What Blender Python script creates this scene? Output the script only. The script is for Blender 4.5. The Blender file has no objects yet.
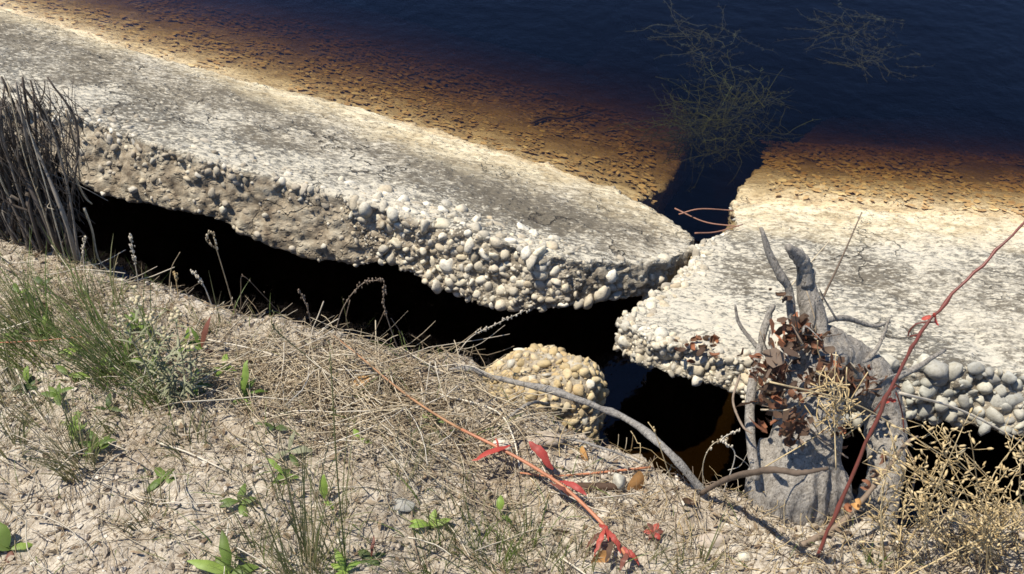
import bpy, bmesh, math, random
import numpy as np
from mathutils import Vector, Matrix, Quaternion
from mathutils.kdtree import KDTree

random.seed(7); RS = np.random.RandomState(11)
scene = bpy.context.scene
COL = scene.collection

# ------------------------------------------------------------------ camera
CAMH, FPX, CX, CY = 1.6, 924.0, 512.0, 287.0
PITCH = math.radians(45.0)
cam = bpy.data.cameras.new('camera'); cam_o = bpy.data.objects.new('camera', cam); COL.objects.link(cam_o)
cam.sensor_fit = 'HORIZONTAL'; cam.angle = 2*math.atan(512.0/FPX)
cam.clip_start = 0.02; cam.clip_end = 600
cam_o.location = (0, 0, CAMH); cam_o.rotation_euler = (math.pi/2-PITCH, 0, 0)
scene.camera = cam_o
# ------------------------------------------------------------------ light
SUN_EL, SUN_AZ = math.radians(66), (-0.95, 0.12)      # direction towards the sun on the ground plane
_n = math.hypot(*SUN_AZ); sdir = Vector((SUN_AZ[0]/_n*math.cos(SUN_EL), SUN_AZ[1]/_n*math.cos(SUN_EL), math.sin(SUN_EL)))
world = bpy.data.worlds.new('World'); scene.world = world; world.use_nodes = True
wn = world.node_tree.nodes; wl = world.node_tree.links; wn.clear()
sky = wn.new('ShaderNodeTexSky'); sky.sky_type = 'NISHITA'; sky.sun_disc = False
sky.sun_elevation = SUN_EL; sky.sun_rotation = math.atan2(sdir.x, sdir.y)
sky.air_density = 1.0; sky.dust_density = 0.05; sky.ozone_density = 9.0
bg = wn.new('ShaderNodeBackground'); bg.inputs['Strength'].default_value = 0.1
wo = wn.new('ShaderNodeOutputWorld'); wl.new(sky.outputs[0], bg.inputs[0]); wl.new(bg.outputs[0], wo.inputs[0])
sun = bpy.data.lights.new('sun', 'SUN'); sun_o = bpy.data.objects.new('sun', sun); COL.objects.link(sun_o)
sun.energy = 5.0; sun.angle = math.radians(0.53); sun.color = (1.0, 0.935, 0.81)
sun_o.rotation_euler = sdir.to_track_quat('Z', 'Y').to_euler(); sun_o.location = (-3, -1, 5)
vs = scene.view_settings; vs.view_transform = 'Standard'; vs.look = 'None'; vs.gamma = 1.0
vs.use_curve_mapping = False; vs.exposure = 0.55
scene.render.engine = 'CYCLES'
scene.cycles.filter_width = 1.6; scene.cycles.max_bounces = 6; scene.cycles.transparent_max_bounces = 12

# ------------------------------------------------------------------ pixel helpers
_c, _s = math.cos(PITCH), math.sin(PITCH)
def ray(px, py):
    a = (px-CX)/FPX; b = (py-CY)/FPX
    return np.array((a, _c-_s*b, -_s-_c*b))
O = np.array((0, 0, CAMH))
def Z(px, py, z):
    d = ray(px, py); return O+d*((z-CAMH)/d[2])
def V(px, py, y):                                  # point on the upright plane y = const
    d = ray(px, py); return O+d*(y/d[1])
def PL(px, py, pl):                                # pl: z = z0 - k*(n.p - off)
    z0, k, nx, ny, off = pl; d = ray(px, py)
    # CAMH + t dz = z0 - k*(t*(nx dx+ny dy)-off)
    t = (z0+k*off-CAMH)/(d[2]+k*(nx*d[0]+ny*d[1])); return O+d*t
WATER = -0.42
PLANE_L = (-0.05, 0.41, 0.4605, 0.8876, 1.48)
PLANE_A = (-0.085, 0.41, 0.4605, 0.8876, 1.48)
PLANE_R = (-0.118, 0.31, 0.13, 0.99, 1.55)

# ------------------------------------------------------------------ noise
def _hash(ix, iy, iz, seed):
    h = (ix.astype(np.int64)*374761393+iy.astype(np.int64)*668265263+iz.astype(np.int64)*2147483647+seed*1274126177) & 0xffffffff
    h = ((h ^ (h >> 13))*1274126177) & 0xffffffff
    h = ((h ^ (h >> 16))*2246822519) & 0xffffffff
    return ((h ^ (h >> 15)) & 0xffffff)/float(0xffffff)
def vnoise(p, seed=0):
    p = np.asarray(p, float); i = np.floor(p); f = p-i; f = f*f*(3-2*f)
    i = i.astype(np.int64); r = 0
    for dx in (0, 1):
        wx = f[..., 0] if dx else 1-f[..., 0]
        for dy in (0, 1):
            wy = f[..., 1] if dy else 1-f[..., 1]
            for dz in (0, 1):
                wz = f[..., 2] if dz else 1-f[..., 2]
                r = r+wx*wy*wz*_hash(i[..., 0]+dx, i[..., 1]+dy, i[..., 2]+dz, seed)
    return r*2-1
def fbm(p, oct=4, seed=0, gain=.5):
    p = np.asarray(p, float); a = 1; r = 0
    for k in range(oct):
        r = r+a*vnoise(p*(2.03**k)+k*17.3, seed+k); a *= gain
    return r
def smooth(a, b, x):
    t = np.clip((x-a)/(b-a), 0, 1); return t*t*(3-2*t)

# ------------------------------------------------------------------ materials
class NT:
    def __init__(s, name):
        s.m = bpy.data.materials.new(name); s.m.use_nodes = True
        s.n = s.m.node_tree.nodes; s.l = s.m.node_tree.links; s.n.clear()
        s.out = s.n.new('ShaderNodeOutputMaterial')
    def node(s, t, **kw):
        n = s.n.new(t)
        for k, v in kw.items():
            if k.startswith('i_'):
                key = k[2:]; key = int(key) if key.isdigit() else key.replace('_', ' ')
                s.set(n.inputs[key], v)
            else: setattr(n, k, v)
        return n
    def set(s, sock, v):
        if isinstance(v, bpy.types.NodeSocket): s.l.new(v, sock)
        elif isinstance(v, tuple) and len(v) == 3 and sock.type == 'RGBA': sock.default_value = (*v, 1)
        else: sock.default_value = v
    def coord(s, kind='Object'): return s.node('ShaderNodeTexCoord').outputs[kind]
    def pos(s): return s.node('ShaderNodeNewGeometry').outputs['Position']
    def mapping(s, v, scale=(1, 1, 1), rot=(0, 0, 0)):
        n = s.node('ShaderNodeMapping', i_Vector=v); n.inputs['Scale'].default_value = scale; n.inputs['Rotation'].default_value = rot
        return n.outputs[0]
    def noise(s, v, scale, detail=5, rough=.6, dist=0):
        return s.node('ShaderNodeTexNoise', i_Vector=v, i_Scale=scale, i_Detail=detail, i_Roughness=rough, i_Distortion=dist).outputs[0]
    def voro(s, v, scale, feature='F1', out='Distance', rand=1.0):
        n = s.node('ShaderNodeTexVoronoi', feature=feature, i_Vector=v, i_Scale=scale, i_Randomness=rand); return n.outputs[out]
    def ramp(s, f, stops, interp='LINEAR'):
        n = s.node('ShaderNodeValToRGB', i_Fac=f); r = n.color_ramp; r.interpolation = interp
        while len(r.elements) < len(stops): r.elements.new(.5)
        for e, (p, c) in zip(r.elements, stops):
            e.position = p; e.color = (*c, 1) if isinstance(c, tuple) else (c, c, c, 1)
        return n.outputs[0]
    def mix(s, f, a, b, mode='MIX'):
        n = s.node('ShaderNodeMix', data_type='RGBA', blend_type=mode); n.clamp_factor = True
        s.set(n.inputs[0], f); s.set(n.inputs[6], a); s.set(n.inputs[7], b); return n.outputs[2]
    def math(s, op, a, b=0.0, c=0.0, clamp=False):
        n = s.node('ShaderNodeMath', operation=op, use_clamp=clamp); s.set(n.inputs[0], a); s.set(n.inputs[1], b); s.set(n.inputs[2], c); return n.outputs[0]
    def attr(s, name, out='Fac'): return s.node('ShaderNodeAttribute', attribute_name=name).outputs[out]
    def rnd(s):                                    # one random number per object AND per island
        a = s.node('ShaderNodeObjectInfo').outputs['Random']; b = s.node('ShaderNodeNewGeometry').outputs['Random Per Island']
        return s.math('FRACT', s.math('ADD', a, b))
    def sepz(s, v):
        return s.node('ShaderNodeSeparateXYZ', i_Vector=v).outputs['Z']
    def bump(s, h, strength=.5, dist=.005, normal=None):
        n = s.node('ShaderNodeBump', i_Strength=strength, i_Distance=dist, i_Height=h)
        if normal: s.l.new(normal, n.inputs['Normal'])
        return n.outputs[0]
    def done(s, color, rough=.85, normal=None, spec=.3, sub=0, transl=None):
        b = s.node('ShaderNodeBsdfPrincipled'); s.set(b.inputs['Base Color'], color); s.set(b.inputs['Roughness'], rough)
        s.set(b.inputs['Specular IOR Level'], spec)
        if normal: s.l.new(normal, b.inputs['Normal'])
        sh = b.outputs[0]
        if transl:
            t = s.node('ShaderNodeBsdfTranslucent'); s.set(t.inputs[0], color)
            mx = s.node('ShaderNodeMixShader'); mx.inputs[0].default_value = transl
            s.l.new(sh, mx.inputs[1]); s.l.new(t.outputs[0], mx.inputs[2]); sh = mx.outputs[0]
        s.l.new(sh, s.out.inputs['Surface']); return s.m

def mat_soil():
    t = NT('sandy_soil'); p = t.pos()
    n1 = t.noise(p, 5, 4, .6); n2 = t.noise(p, 38, 6, .7); n3 = t.noise(p, 210, 4, .7)
    c = t.ramp(n1, [(.32, (.38, .315, .24)), (.5, (.53, .465, .37)), (.68, (.62, .56, .465))])
    c = t.mix(t.ramp(n2, [(.36, 0.0), (.62, 1.0)]), t.mix(.7, c, (.13, .095, .065)), c)
    c = t.mix(t.ramp(t.noise(p, 9, 5, .7), [(.52, 0.0), (.72, .45)]), c, (.24, .19, .135))
    c = t.mix(t.ramp(n3, [(.52, 0.0), (.68, .7)]), c, (.58, .53, .46))
    c = t.mix(t.ramp(n3, [(.33, .75), (.45, 0.0)]), c, (.13, .1, .07))
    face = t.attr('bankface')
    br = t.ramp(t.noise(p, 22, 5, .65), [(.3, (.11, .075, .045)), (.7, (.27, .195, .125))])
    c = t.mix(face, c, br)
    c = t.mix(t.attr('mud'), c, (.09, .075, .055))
    h = t.math('ADD', n2, t.math('MULTIPLY', n3, .5))
    return t.done(c, .95, t.bump(h, .9, .008), .15)
def mat_concrete():
    t = NT('weathered_concrete'); p0 = t.pos(); p = t.mapping(p0, (.55, 1.0, 1.0), (0, 0, .12))
    big = t.noise(p0, 2.6, 4, .6); mid = t.noise(p, 16, 5, .68); fine = t.noise(p, 68, 6, .8)
    base = t.ramp(big, [(.36, (.13, .12, .1)), (.5, (.27, .25, .205)), (.62, (.47, .435, .36))])
    base = t.mix(t.ramp(mid, [(.35, 0.0), (.65, 1.0)]), t.mix(.65, base, (.1, .093, .08)), base)
    v = t.node('ShaderNodeTexVoronoi', i_Vector=t.node('ShaderNodeVectorMath', operation='ADD', i_0=p, i_1=t.node('ShaderNodeVectorMath', operation='SCALE', i_0=t.node('ShaderNodeTexNoise', i_Vector=p, i_Scale=60).outputs[1], i_Scale=.012).outputs[0]).outputs[0], i_Scale=62)
    fleck = t.ramp(v.outputs['Distance'], [(.28, 1.0), (.46, 0.0)])
    pick = t.ramp(t.math('ADD', t.node('ShaderNodeSeparateColor', i_0=v.outputs['Color']).outputs[0], t.math('MULTIPLY', mid, .7)), [(.72, 0.0), (.8, 1.0)])
    fl = t.math('MULTIPLY', fleck, pick)
    edge = t.attr('pale'); dk = t.attr('dark')
    lvl = t.math('ADD', t.math('MULTIPLY', t.math('SUBTRACT', big, .5), .36), t.math('SUBTRACT', t.math('MULTIPLY', edge, .075), t.math('MULTIPLY', dk, .065)))
    fs = t.math('ADD', fine, lvl)
    base = t.mix(t.math('MULTIPLY', dk, .7), base, t.ramp(mid, [(.35, (.16, .13, .09)), (.65, (.35, .295, .21))]))
    c = t.mix(t.math('MULTIPLY', fl, t.math('SUBTRACT', .85, t.math('MULTIPLY', dk, .5))), base, (.58, .53, .43))
    sp = t.node('ShaderNodeTexVoronoi', i_Vector=p, i_Scale=125.0)
    sk = t.math('MULTIPLY', t.ramp(sp.outputs['Distance'], [(.25, 1.0), (.42, 0.0)]), t.ramp(t.math('ADD', t.node('ShaderNodeSeparateColor', i_0=sp.outputs['Color']).outputs[1], t.math('MULTIPLY', mid, .4)), [(.72, 0.0), (.78, 1.0)]))
    c = t.mix(t.math('MULTIPLY', sk, .8), c, (.62, .56, .44))
    c = t.mix(t.ramp(fs, [(.515, 0.0), (.57, .95)]), c, t.mix(t.noise(p0, 9, 3), (.6, .555, .46), (.53, .465, .345)))
    c = t.mix(t.ramp(fs, [(.42, .92), (.475, 0.0)]), c, (.12, .102, .075))
    wv = t.node('ShaderNodeVectorMath', operation='ADD', i_0=p0, i_1=t.node('ShaderNodeVectorMath', operation='SCALE', i_0=t.node('ShaderNodeTexNoise', i_Vector=p0, i_Scale=7, i_Detail=5).outputs[1], i_Scale=.35).outputs[0]).outputs[0]
    ck = t.math('MULTIPLY', t.ramp(t.voro(wv, 2.1, 'DISTANCE_TO_EDGE'), [(.004, 1.0), (.012, 0.0)]), t.ramp(t.noise(p0, 3.3, 3, .6), [(.48, 0.0), (.58, 1.0)]))
    c = t.mix(t.math('MULTIPLY', ck, .85), c, (.06, .05, .038))
    # ochre mineral stain along the water's edge and below it
    z = t.sepz(p0)
    zz = t.math('ADD', z, t.math('MULTIPLY', t.math('SUBTRACT', big, .5), .14))
    stain = t.node('ShaderNodeMapRange', i_Value=zz, i_1=t.math('ADD', t.attr('stainh'), WATER), i_2=WATER+.03, i_3=0.0, i_4=1.0).outputs[0]
    gold = t.ramp(mid, [(.35, (.46, .36, .21)), (.6, (.74, .64, .44))])
    gold = t.mix(t.ramp(fine, [(.38, .7), (.5, 0.0)]), gold, (.16, .11, .06))
    c = t.mix(t.math('MULTIPLY', stain, .9), c, gold)
    silt = t.node('ShaderNodeMapRange', i_Value=zz, i_1=WATER-.03, i_2=WATER-.2, i_3=0.0, i_4=.8).outputs[0]
    c = t.mix(silt, c, t.ramp(mid, [(.35, (.24, .16, .08)), (.65, (.38, .27, .14))]))
    sd = t.attr('side')
    sm = t.ramp(t.noise(p0, 20, 5, .7), [(.33, (.17, .13, .09)), (.5, (.34, .28, .2)), (.68, (.52, .46, .35))])
    c = t.mix(sd, c, sm)
    h = t.math('ADD', t.math('SUBTRACT', t.math('MULTIPLY', fl, .8), t.math('MULTIPLY', ck, 2.0)), t.math('ADD', fine, t.math('MULTIPLY', mid, 1.2)))
    return t.done(c, .92, t.bump(h, .9, .007), .2)
def mat_pebble(name, stops, stain=True):
    t = NT(name); r = t.rnd(); p = t.pos()
    c = t.ramp(r, stops)
    c = t.mix(t.ramp(t.noise(p, 120, 4, .65), [(.38, .55), (.52, 0.0)]), c, t.mix(.5, c, (.09, .075, .05)))
    c = t.mix(t.ramp(t.noise(p, 35, 3, .6), [(.56, 0.0), (.7, .6)]), c, (.3, .27, .2))
    return t.done(c, .8, t.bump(t.noise(p, 260, 4, .6), .35, .003), .25)
def mat_wood(name, a, b, dark, scale=(14, 14, 3)):
    t = NT(name); p = t.coord('Object')
    g = t.noise(t.mapping(p, scale), 9, 7, .75, 1.0); f = t.noise(p, 90, 4, .6); cr = t.noise(t.mapping(p, (40, 40, 5)), 6, 5, .65)
    c = t.ramp(g, [(.32, a), (.62, b)])
    c = t.mix(t.ramp(cr, [(.34, .9), (.43, 0.0)]), c, dark)
    c = t.mix(t.ramp(f, [(.3, .5), (.5, 0.0)]), c, dark)
    return t.done(c, .85, t.bump(t.math('ADD', g, cr), .8, .006), .2)
def mat_stem(name, stops, transl=None, rough=.7, spec=.3, pattern=60):
    t = NT(name); r = t.rnd(); p = t.pos()
    c = t.ramp(r, stops)
    c = t.mix(t.ramp(t.noise(p, pattern, 4, .6), [(.35, .55), (.55, 0.0)]), c, t.mix(.55, c, (.03, .022, .012)))
    return t.done(c, rough, None, spec, transl=transl)

M = {}
M['soil'] = mat_soil(); M['concrete'] = mat_concrete()
M['pebble'] = mat_pebble('pale_pebble', [(0, (.62, .57, .46)), (.14, (.4, .37, .31)), (.3, (.55, .48, .36)), (.45, (.7, .65, .54)), (.58, (.42, .34, .23)), (.68, (.6, .54, .42)), (.8, (.33, .29, .23)), (.9, (.5, .42, .29)), (1, (.66, .6, .46))])
M['pebble_g'] = mat_pebble('grey_pebble', [(0, (.33, .32, .27)), (.25, (.42, .41, .35)), (.45, (.29, .28, .25)), (.6, (.46, .43, .35)), (.78, (.36, .355, .32)), (.9, (.52, .49, .4)), (1, (.3, .27, .21))])
M['pebble_b'] = mat_pebble('dull_pebble', [(0, (.36, .31, .24)), (.3, (.25, .21, .155)), (.5, (.48, .43, .35)), (.7, (.3, .25, .185)), (.9, (.58, .54, .46)), (1, (.22, .19, .14))])
M['pebble_y'] = mat_pebble('ochre_pebble', [(0, (.5, .38, .2)), (.3, (.36, .27, .14)), (.5, (.56, .45, .27)), (.7, (.42, .3, .15)), (.85, (.52, .43, .28)), (1, (.3, .22, .12))])
M['bedstone'] = mat_pebble('amber_bed_stone', [(0, (.5, .38, .22)), (.3, (.34, .25, .14)), (.55, (.6, .47, .28)), (.8, (.26, .19, .11)), (1, (.66, .55, .36))])
M['wood'] = mat_wood('weathered_driftwood', (.17, .148, .124), (.4, .362, .312), (.05, .04, .03))
M['root'] = mat_wood('grey_root_wood', (.17, .155, .14), (.36, .335, .3), (.06, .05, .04))
M['deadstem'] = mat_stem('dead_shrub_stem', [(0, (.045, .034, .027)), (.35, (.1, .08, .065)), (.6, (.065, .05, .04)), (.85, (.24, .21, .175)), (1, (.08, .06, .05))], None, .85)
M['straw'] = mat_stem('dry_straw', [(0, (.6, .5, .34)), (.2, (.36, .27, .17)), (.4, (.7, .62, .48)), (.55, (.46, .36, .23)), (.75, (.26, .19, .12)), (.88, (.64, .54, .38)), (1, (.5, .4, .26))], .15, .7)
M['paleStraw'] = mat_stem('bleached_straw', [(0, (.6, .54, .43)), (.5, (.5, .43, .33)), (1, (.66, .6, .5))], None, .7, pattern=30)
M['tan'] = mat_stem('tan_seed_plant', [(0, (.58, .43, .21)), (.5, (.72, .57, .33)), (1, (.47, .33, .15))], .2, .7)
M['twig'] = mat_stem('brown_twig', [(0, (.17, .12, .08)), (.5, (.26, .2, .15)), (1, (.12, .085, .06))], None, .8)
M['litter'] = mat_stem('leaf_litter', [(0, (.3, .22, .14)), (.3, (.16, .11, .07)), (.6, (.42, .34, .24)), (.85, (.1, .07, .045)), (1, (.5, .43, .33))], .1, .85)
M['crumb'] = mat_stem('soil_crumb', [(0, (.5, .44, .37)), (.4, (.36, .3, .24)), (.7, (.6, .55, .47)), (.85, (.24, .19, .14)), (1, (.43, .37, .3))], None, .95, .1)
M['grass'] = mat_stem('green_grass', [(0, (.11, .16, .035)), (.45, (.17, .23, .055)), (.7, (.21, .23, .08)), (.85, (.33, .28, .14)), (1, (.4, .33, .19))], .35, .5, .35)
M['rush'] = mat_stem('olive_rush', [(0, (.12, .14, .05)), (.5, (.19, .195, .08)), (.75, (.3, .26, .13)), (1, (.4, .32, .19))], .25, .5, .35)
M['leaf'] = mat_stem('green_leaf', [(0, (.12, .19, .035)), (.5, (.18, .26, .055)), (1, (.1, .15, .035))], .4, .5, .35, 25)
M['leaf_b'] = mat_stem('bright_green_leaf', [(0, (.22, .34, .06)), (1, (.29, .4, .085))], .4, .5, .35, 25)
M['leaf_d'] = mat_stem('dark_green_leaf', [(0, (.06, .1, .03)), (1, (.1, .13, .04))], .3, .5, .35, 25)
M['silver'] = mat_stem('silvery_leaf', [(0, (.25, .255, .15)), (.5, (.34, .34, .22)), (1, (.2, .21, .115))], .25, .75, .2)
M['cream'] = mat_stem('cream_flower', [(0, (.55, .47, .28)), (1, (.66, .58, .4))], .2, .9, .1, 150)
M['redleaf'] = mat_stem('red_leaf', [(0, (.5, .07, .055)), (.5, (.58, .13, .09)), (1, (.42, .06, .055))], .4, .5, .3, 45)
M['purple'] = mat_stem('purple_leaf', [(0, (.22, .08, .06)), (1, (.17, .07, .045))], .3, .5, .3, 30)
M['redstem'] = mat_stem('red_stem', [(0, (.14, .038, .027)), (1, (.16, .042, .03))], None, .45, .45, 25)
M['orangestem'] = mat_stem('orange_red_stem', [(0, (.42, .17, .085)), (1, (.38, .14, .075))], None, .5, .4, 20)
M['brownstem'] = mat_stem('brown_orange_stem', [(0, (.34, .18, .09)), (1, (.36, .2, .1))], None, .6, .3, 20)
M['redtwig'] = mat_stem('reddish_brown_twig', [(0, (.26, .13, .09)), (1, (.3, .15, .1))], None, .7, .3, 40)
M['rust'] = mat_stem('rust_dead_leaf', [(0, (.22, .09, .05)), (.25, (.1, .06, .04)), (.5, (.17, .1, .065)), (.66, (.36, .14, .07)), (.72, (.12, .075, .05)), (.88, (.08, .05, .035)), (1, (.26, .19, .14))], .3, .7, .2, 50)
M['orangeleaf'] = mat_stem('orange_dead_leaf', [(0, (.6, .35, .13)), (1, (.55, .28, .1))], .3, .6, .3, 40)
M['sunk'] = mat_stem('sunken_golden_leaf', [(0, (.62, .45, .22)), (.3, (.36, .22, .1)), (.5, (.72, .58, .32)), (.7, (.4, .27, .13)), (1, (.58, .4, .19))], None, .7, .2, 60)
M['weed'] = mat_stem('pond_weed', [(0, (.1, .14, .05)), (.5, (.16, .2, .07)), (1, (.07, .1, .035))], .2, .7)
M['paleweed'] = mat_stem('pale_pond_weed', [(0, (.15, .19, .16)), (1, (.1, .13, .11))], .2, .8)

def mat_water():
    t = NT('tea_coloured_water'); p = t.pos()
    b = t.bump(t.math('ADD', t.noise(p, 16, 3, .5), t.math('MULTIPLY', t.noise(p, 3.2, 2, .5), 2)), .3, .01)
    gl = t.node('ShaderNodeBsdfGlossy', i_Roughness=.02, i_Color=(.98, .9, 1.0)); t.l.new(b, gl.inputs['Normal'])
    tr = t.node('ShaderNodeBsdfTransparent'); fr = t.node('ShaderNodeFresnel', i_IOR=1.333); t.l.new(b, fr.inputs['Normal'])
    mx = t.node('ShaderNodeMixShader'); t.l.new(fr.outputs[0], mx.inputs[0]); t.l.new(tr.outputs[0], mx.inputs[1]); t.l.new(gl.outputs[0], mx.inputs[2])
    t.l.new(mx.outputs[0], t.out.inputs['Surface'])
    va = t.node('ShaderNodeVolumeAbsorption', i_Density=5.9); va.inputs['Color'].default_value = (.615, .525, .3, 1)
    t.l.new(va.outputs[0], t.out.inputs['Volume']); return t.m
M['water'] = mat_water()

# ------------------------------------------------------------------ object helpers
class MB:
    def __init__(s): s.v = []; s.f = []; s.n = 0
    def add(s, v, f):
        s.v.append(np.asarray(v, float)); k = s.n; s.f.extend([tuple(i+k for i in q) for q in f]); s.n += len(v)
    def tube(s, pts, rad, sides=5, flat=1.0):
        pts = np.asarray(pts, float); n = len(pts); rad = np.broadcast_to(np.asarray(rad, float), (n,))
        T = np.gradient(pts, axis=0); T /= np.linalg.norm(T, axis=1)[:, None]+1e-9
        up = np.array((0, 0, 1.)) if abs(T[0][2]) < .9 else np.array((1., 0, 0)); V_ = []
        a0 = np.arange(sides)*2*math.pi/sides
        for i in range(n):
            x = np.cross(up, T[i]); x /= np.linalg.norm(x)+1e-9; y = np.cross(T[i], x); up = y
            V_.append(pts[i]+rad[i]*(np.cos(a0)[:, None]*x+flat*np.sin(a0)[:, None]*y))
        F = []
        for i in range(n-1):
            for j in range(sides):
                k = (j+1) % sides; F.append((i*sides+j, i*sides+k, (i+1)*sides+k, (i+1)*sides+j))
        F.append(tuple(range(sides-1, -1, -1))); F.append(tuple((n-1)*sides+j for j in range(sides)))
        s.add(np.concatenate(V_), F)
    def blade(s, pts, w, side):                     # a folded grass blade / leaf: two strips with a keel
        pts = np.asarray(pts, float); n = len(pts); side = np.asarray(side, float); side = side/(np.linalg.norm(side)+1e-9)
        w = np.broadcast_to(np.asarray(w, float), (n,)); T = np.gradient(pts, axis=0)
        V_ = []
        for i in range(n):
            nn = np.cross(side, T[i]); nn /= np.linalg.norm(nn)+1e-9
            V_ += [pts[i]-side*w[i]+nn*w[i]*.35, pts[i], pts[i]+side*w[i]+nn*w[i]*.35]
        F = []
        for i in range(n-1):
            a = i*3; F += [(a, a+1, a+4, a+3), (a+1, a+2, a+5, a+4)]
        s.add(V_, F)
    def build(s, name, m, parent=None, smooth_=True):
        me = bpy.data.meshes.new(name); v = np.concatenate(s.v) if s.v else np.zeros((0, 3))
        off = np.zeros(3)
        o = bpy.data.objects.new(name, me)
        me.from_pydata(v.tolist(), [], s.f); me.materials.append(m)
        if smooth_: me.polygons.foreach_set('use_smooth', [True]*len(me.polygons))
        COL.objects.link(o)
        if parent is not None: put(o, parent)
        return o
def put(o, parent):
    o.parent = parent; o.matrix_parent_inverse = Matrix.Translation(-Vector(parent.location)) if parent.type == 'EMPTY' else Matrix.Identity(4)
def tag(o, label, cat, group=None, kind=None):
    if label: o['label'] = label
    if cat: o['category'] = cat
    if group: o['group'] = group
    if kind: o['kind'] = kind
    return o
def thing(name, loc, label, cat, group=None):
    e = bpy.data.objects.new(name, None); e.empty_display_size = .05; e.location = Vector(loc); COL.objects.link(e)
    return tag(e, label, cat, group)
def spline(pts, n=12):
    P = np.asarray(pts, float)
    if len(P) == 2: return np.linspace(P[0], P[1], n)
    Q = np.vstack([2*P[0]-P[1], P, 2*P[-1]-P[-2]]); out = []; seg = len(P)-1
    for t in np.linspace(0, seg-1e-6, n):
        i = int(t); u = t-i; a, b, c, d = Q[i:i+4]
        out.append(.5*((2*b)+(c-a)*u+(2*a-5*b+4*c-d)*u*u+(-a+3*b-3*c+d)*u**3))
    return np.array(out)

# ------------------------------------------------------------------ the ground: bank, undercut void, lake bed in one sheet
lip_px = [(-420, 90), (-150, 165), (0, 218), (50, 238), (90, 258), (130, 282), (170, 292), (230, 304), (300, 328), (380, 346), (440, 352), (475, 362), (490, 404),
          (540, 420), (585, 438), (600, 454), (640, 456), (700, 490), (745, 498), (840, 520), (940, 532), (1024, 508), (1200, 480), (1500, 470)]
lip = np.array([Z(x, y, -.05)[:2] for x, y in lip_px])
def lipy(x): 
    y = np.interp(x, lip[:, 0], lip[:, 1])
    y = np.where(x < lip[0, 0], lip[0, 1]-(x-lip[0, 0])*.5, y); return y
def plane_z(pl, x, y): z0, k, nx, ny, off = pl; return z0-k*(nx*x+ny*y-off)
def bendz(z): return -.55*np.clip(WATER-.03-z, 0, 9)
mound_c = Z(535, 437, -.03)
def ground_parts(x, y):
    p = np.stack([x, y, np.zeros_like(x)], -1)
    s = y-lipy(x)+.025*fbm(p*9, 3, 5)
    r = np.hypot(x, y-1)
    base = -.05*smooth(-.9, 0, s)+.03*fbm(p*2.2, 3, 1)+.012*fbm(p*11, 4, 2)+.0065*np.abs(fbm(p*34, 3, 3))+.003*fbm(p*90, 2, 4)
    base = base+.03*np.exp(-(((x-mound_c[0])/.09)**2+((y-mound_c[1])/.08)**2))
    k = smooth(0, .12, s)
    floor = -.95+.03*fbm(p*4, 3, 8)
    pl = np.where(x < .55+.1*(y-2.2), plane_z(PLANE_A, x, y), plane_z(PLANE_R, x, y)+bendz(plane_z(PLANE_R, x, y)))-.22
    ch = np.exp(-((x-(.62+.12*(y-2.2)))/.16)**2)
    under = pl-.55*ch
    rise = smooth(.75, 1.15, s)
    bed = floor*(1-rise)+np.maximum(under, -2.2-.1*np.sin(x))*rise
    bed = np.minimum(bed, pl-.01)
    z = base*(1-k)+bed*k
    return z, k, s
def axis(fine0, fine1, step, lo, hi, grow=1.35):
    a = list(np.arange(fine0, fine1, step)); d = step; left = []; x = fine0
    while x > lo: d *= grow; x -= d; left.append(x)
    right = []; d = step; x = a[-1]
    while x < hi: d *= grow; x += d; right.append(x)
    return np.array(left[::-1]+a+right)
xs = axis(-1.7, 1.75, .008, -60, 60); ys = axis(.45, 2.2, .008, -60, 80, 1.3)
GX, GY = np.meshgrid(xs, ys); GZ, GK, _ = ground_parts(GX, GY)
def gzv(x, y):                                     # height of the built sheet, bilinear
    x = np.asarray(x, float); y = np.asarray(y, float)
    i = np.clip(np.searchsorted(xs, x)-1, 0, len(xs)-2); j = np.clip(np.searchsorted(ys, y)-1, 0, len(ys)-2)
    u = np.clip((x-xs[i])/(xs[i+1]-xs[i]), 0, 1); v = np.clip((y-ys[j])/(ys[j+1]-ys[j]), 0, 1)
    return GZ[j, i]*(1-u)*(1-v)+GZ[j, i+1]*u*(1-v)+GZ[j+1, i]*(1-u)*v+GZ[j+1, i+1]*u*v
def gz(x, y): return float(gzv(np.array([x]), np.array([y]))[0])
verts = np.stack([GX, GY, GZ], -1).reshape(-1, 3); nx_, ny_ = len(xs), len(ys)
ii = (np.arange(ny_-1)[:, None]*nx_+np.arange(nx_-1)[None, :]).reshape(-1)
faces = np.stack([ii, ii+1, ii+1+nx_, ii+nx_], 1)
def fast_mesh(name, v, f, m, smooth_=True):
    me = bpy.data.meshes.new(name); n = len(f); k = f.shape[1]
    me.vertices.add(len(v)); me.vertices.foreach_set('co', np.asarray(v, np.float32).ravel())
    me.loops.add(n*k); me.loops.foreach_set('vertex_index', np.asarray(f, np.int32).ravel())
    me.polygons.add(n); me.polygons.foreach_set('loop_start', np.arange(0, n*k, k, dtype=np.int32))
    me.polygons.foreach_set('use_smooth', np.ones(n, bool) if smooth_ else np.zeros(n, bool))
    me.update(calc_edges=True); me.validate(); me.materials.append(m)
    return me
def set_attr(me, name, vals):
    a = me.attributes.new(name, 'FLOAT', 'POINT'); a.data.foreach_set('value', np.asarray(vals, np.float32).ravel())
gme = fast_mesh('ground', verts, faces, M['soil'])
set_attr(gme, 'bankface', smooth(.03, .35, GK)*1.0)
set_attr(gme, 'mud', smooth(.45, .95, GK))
ground = bpy.data.objects.new('ground', gme); COL.objects.link(ground); ground['kind'] = 'structure'
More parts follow.
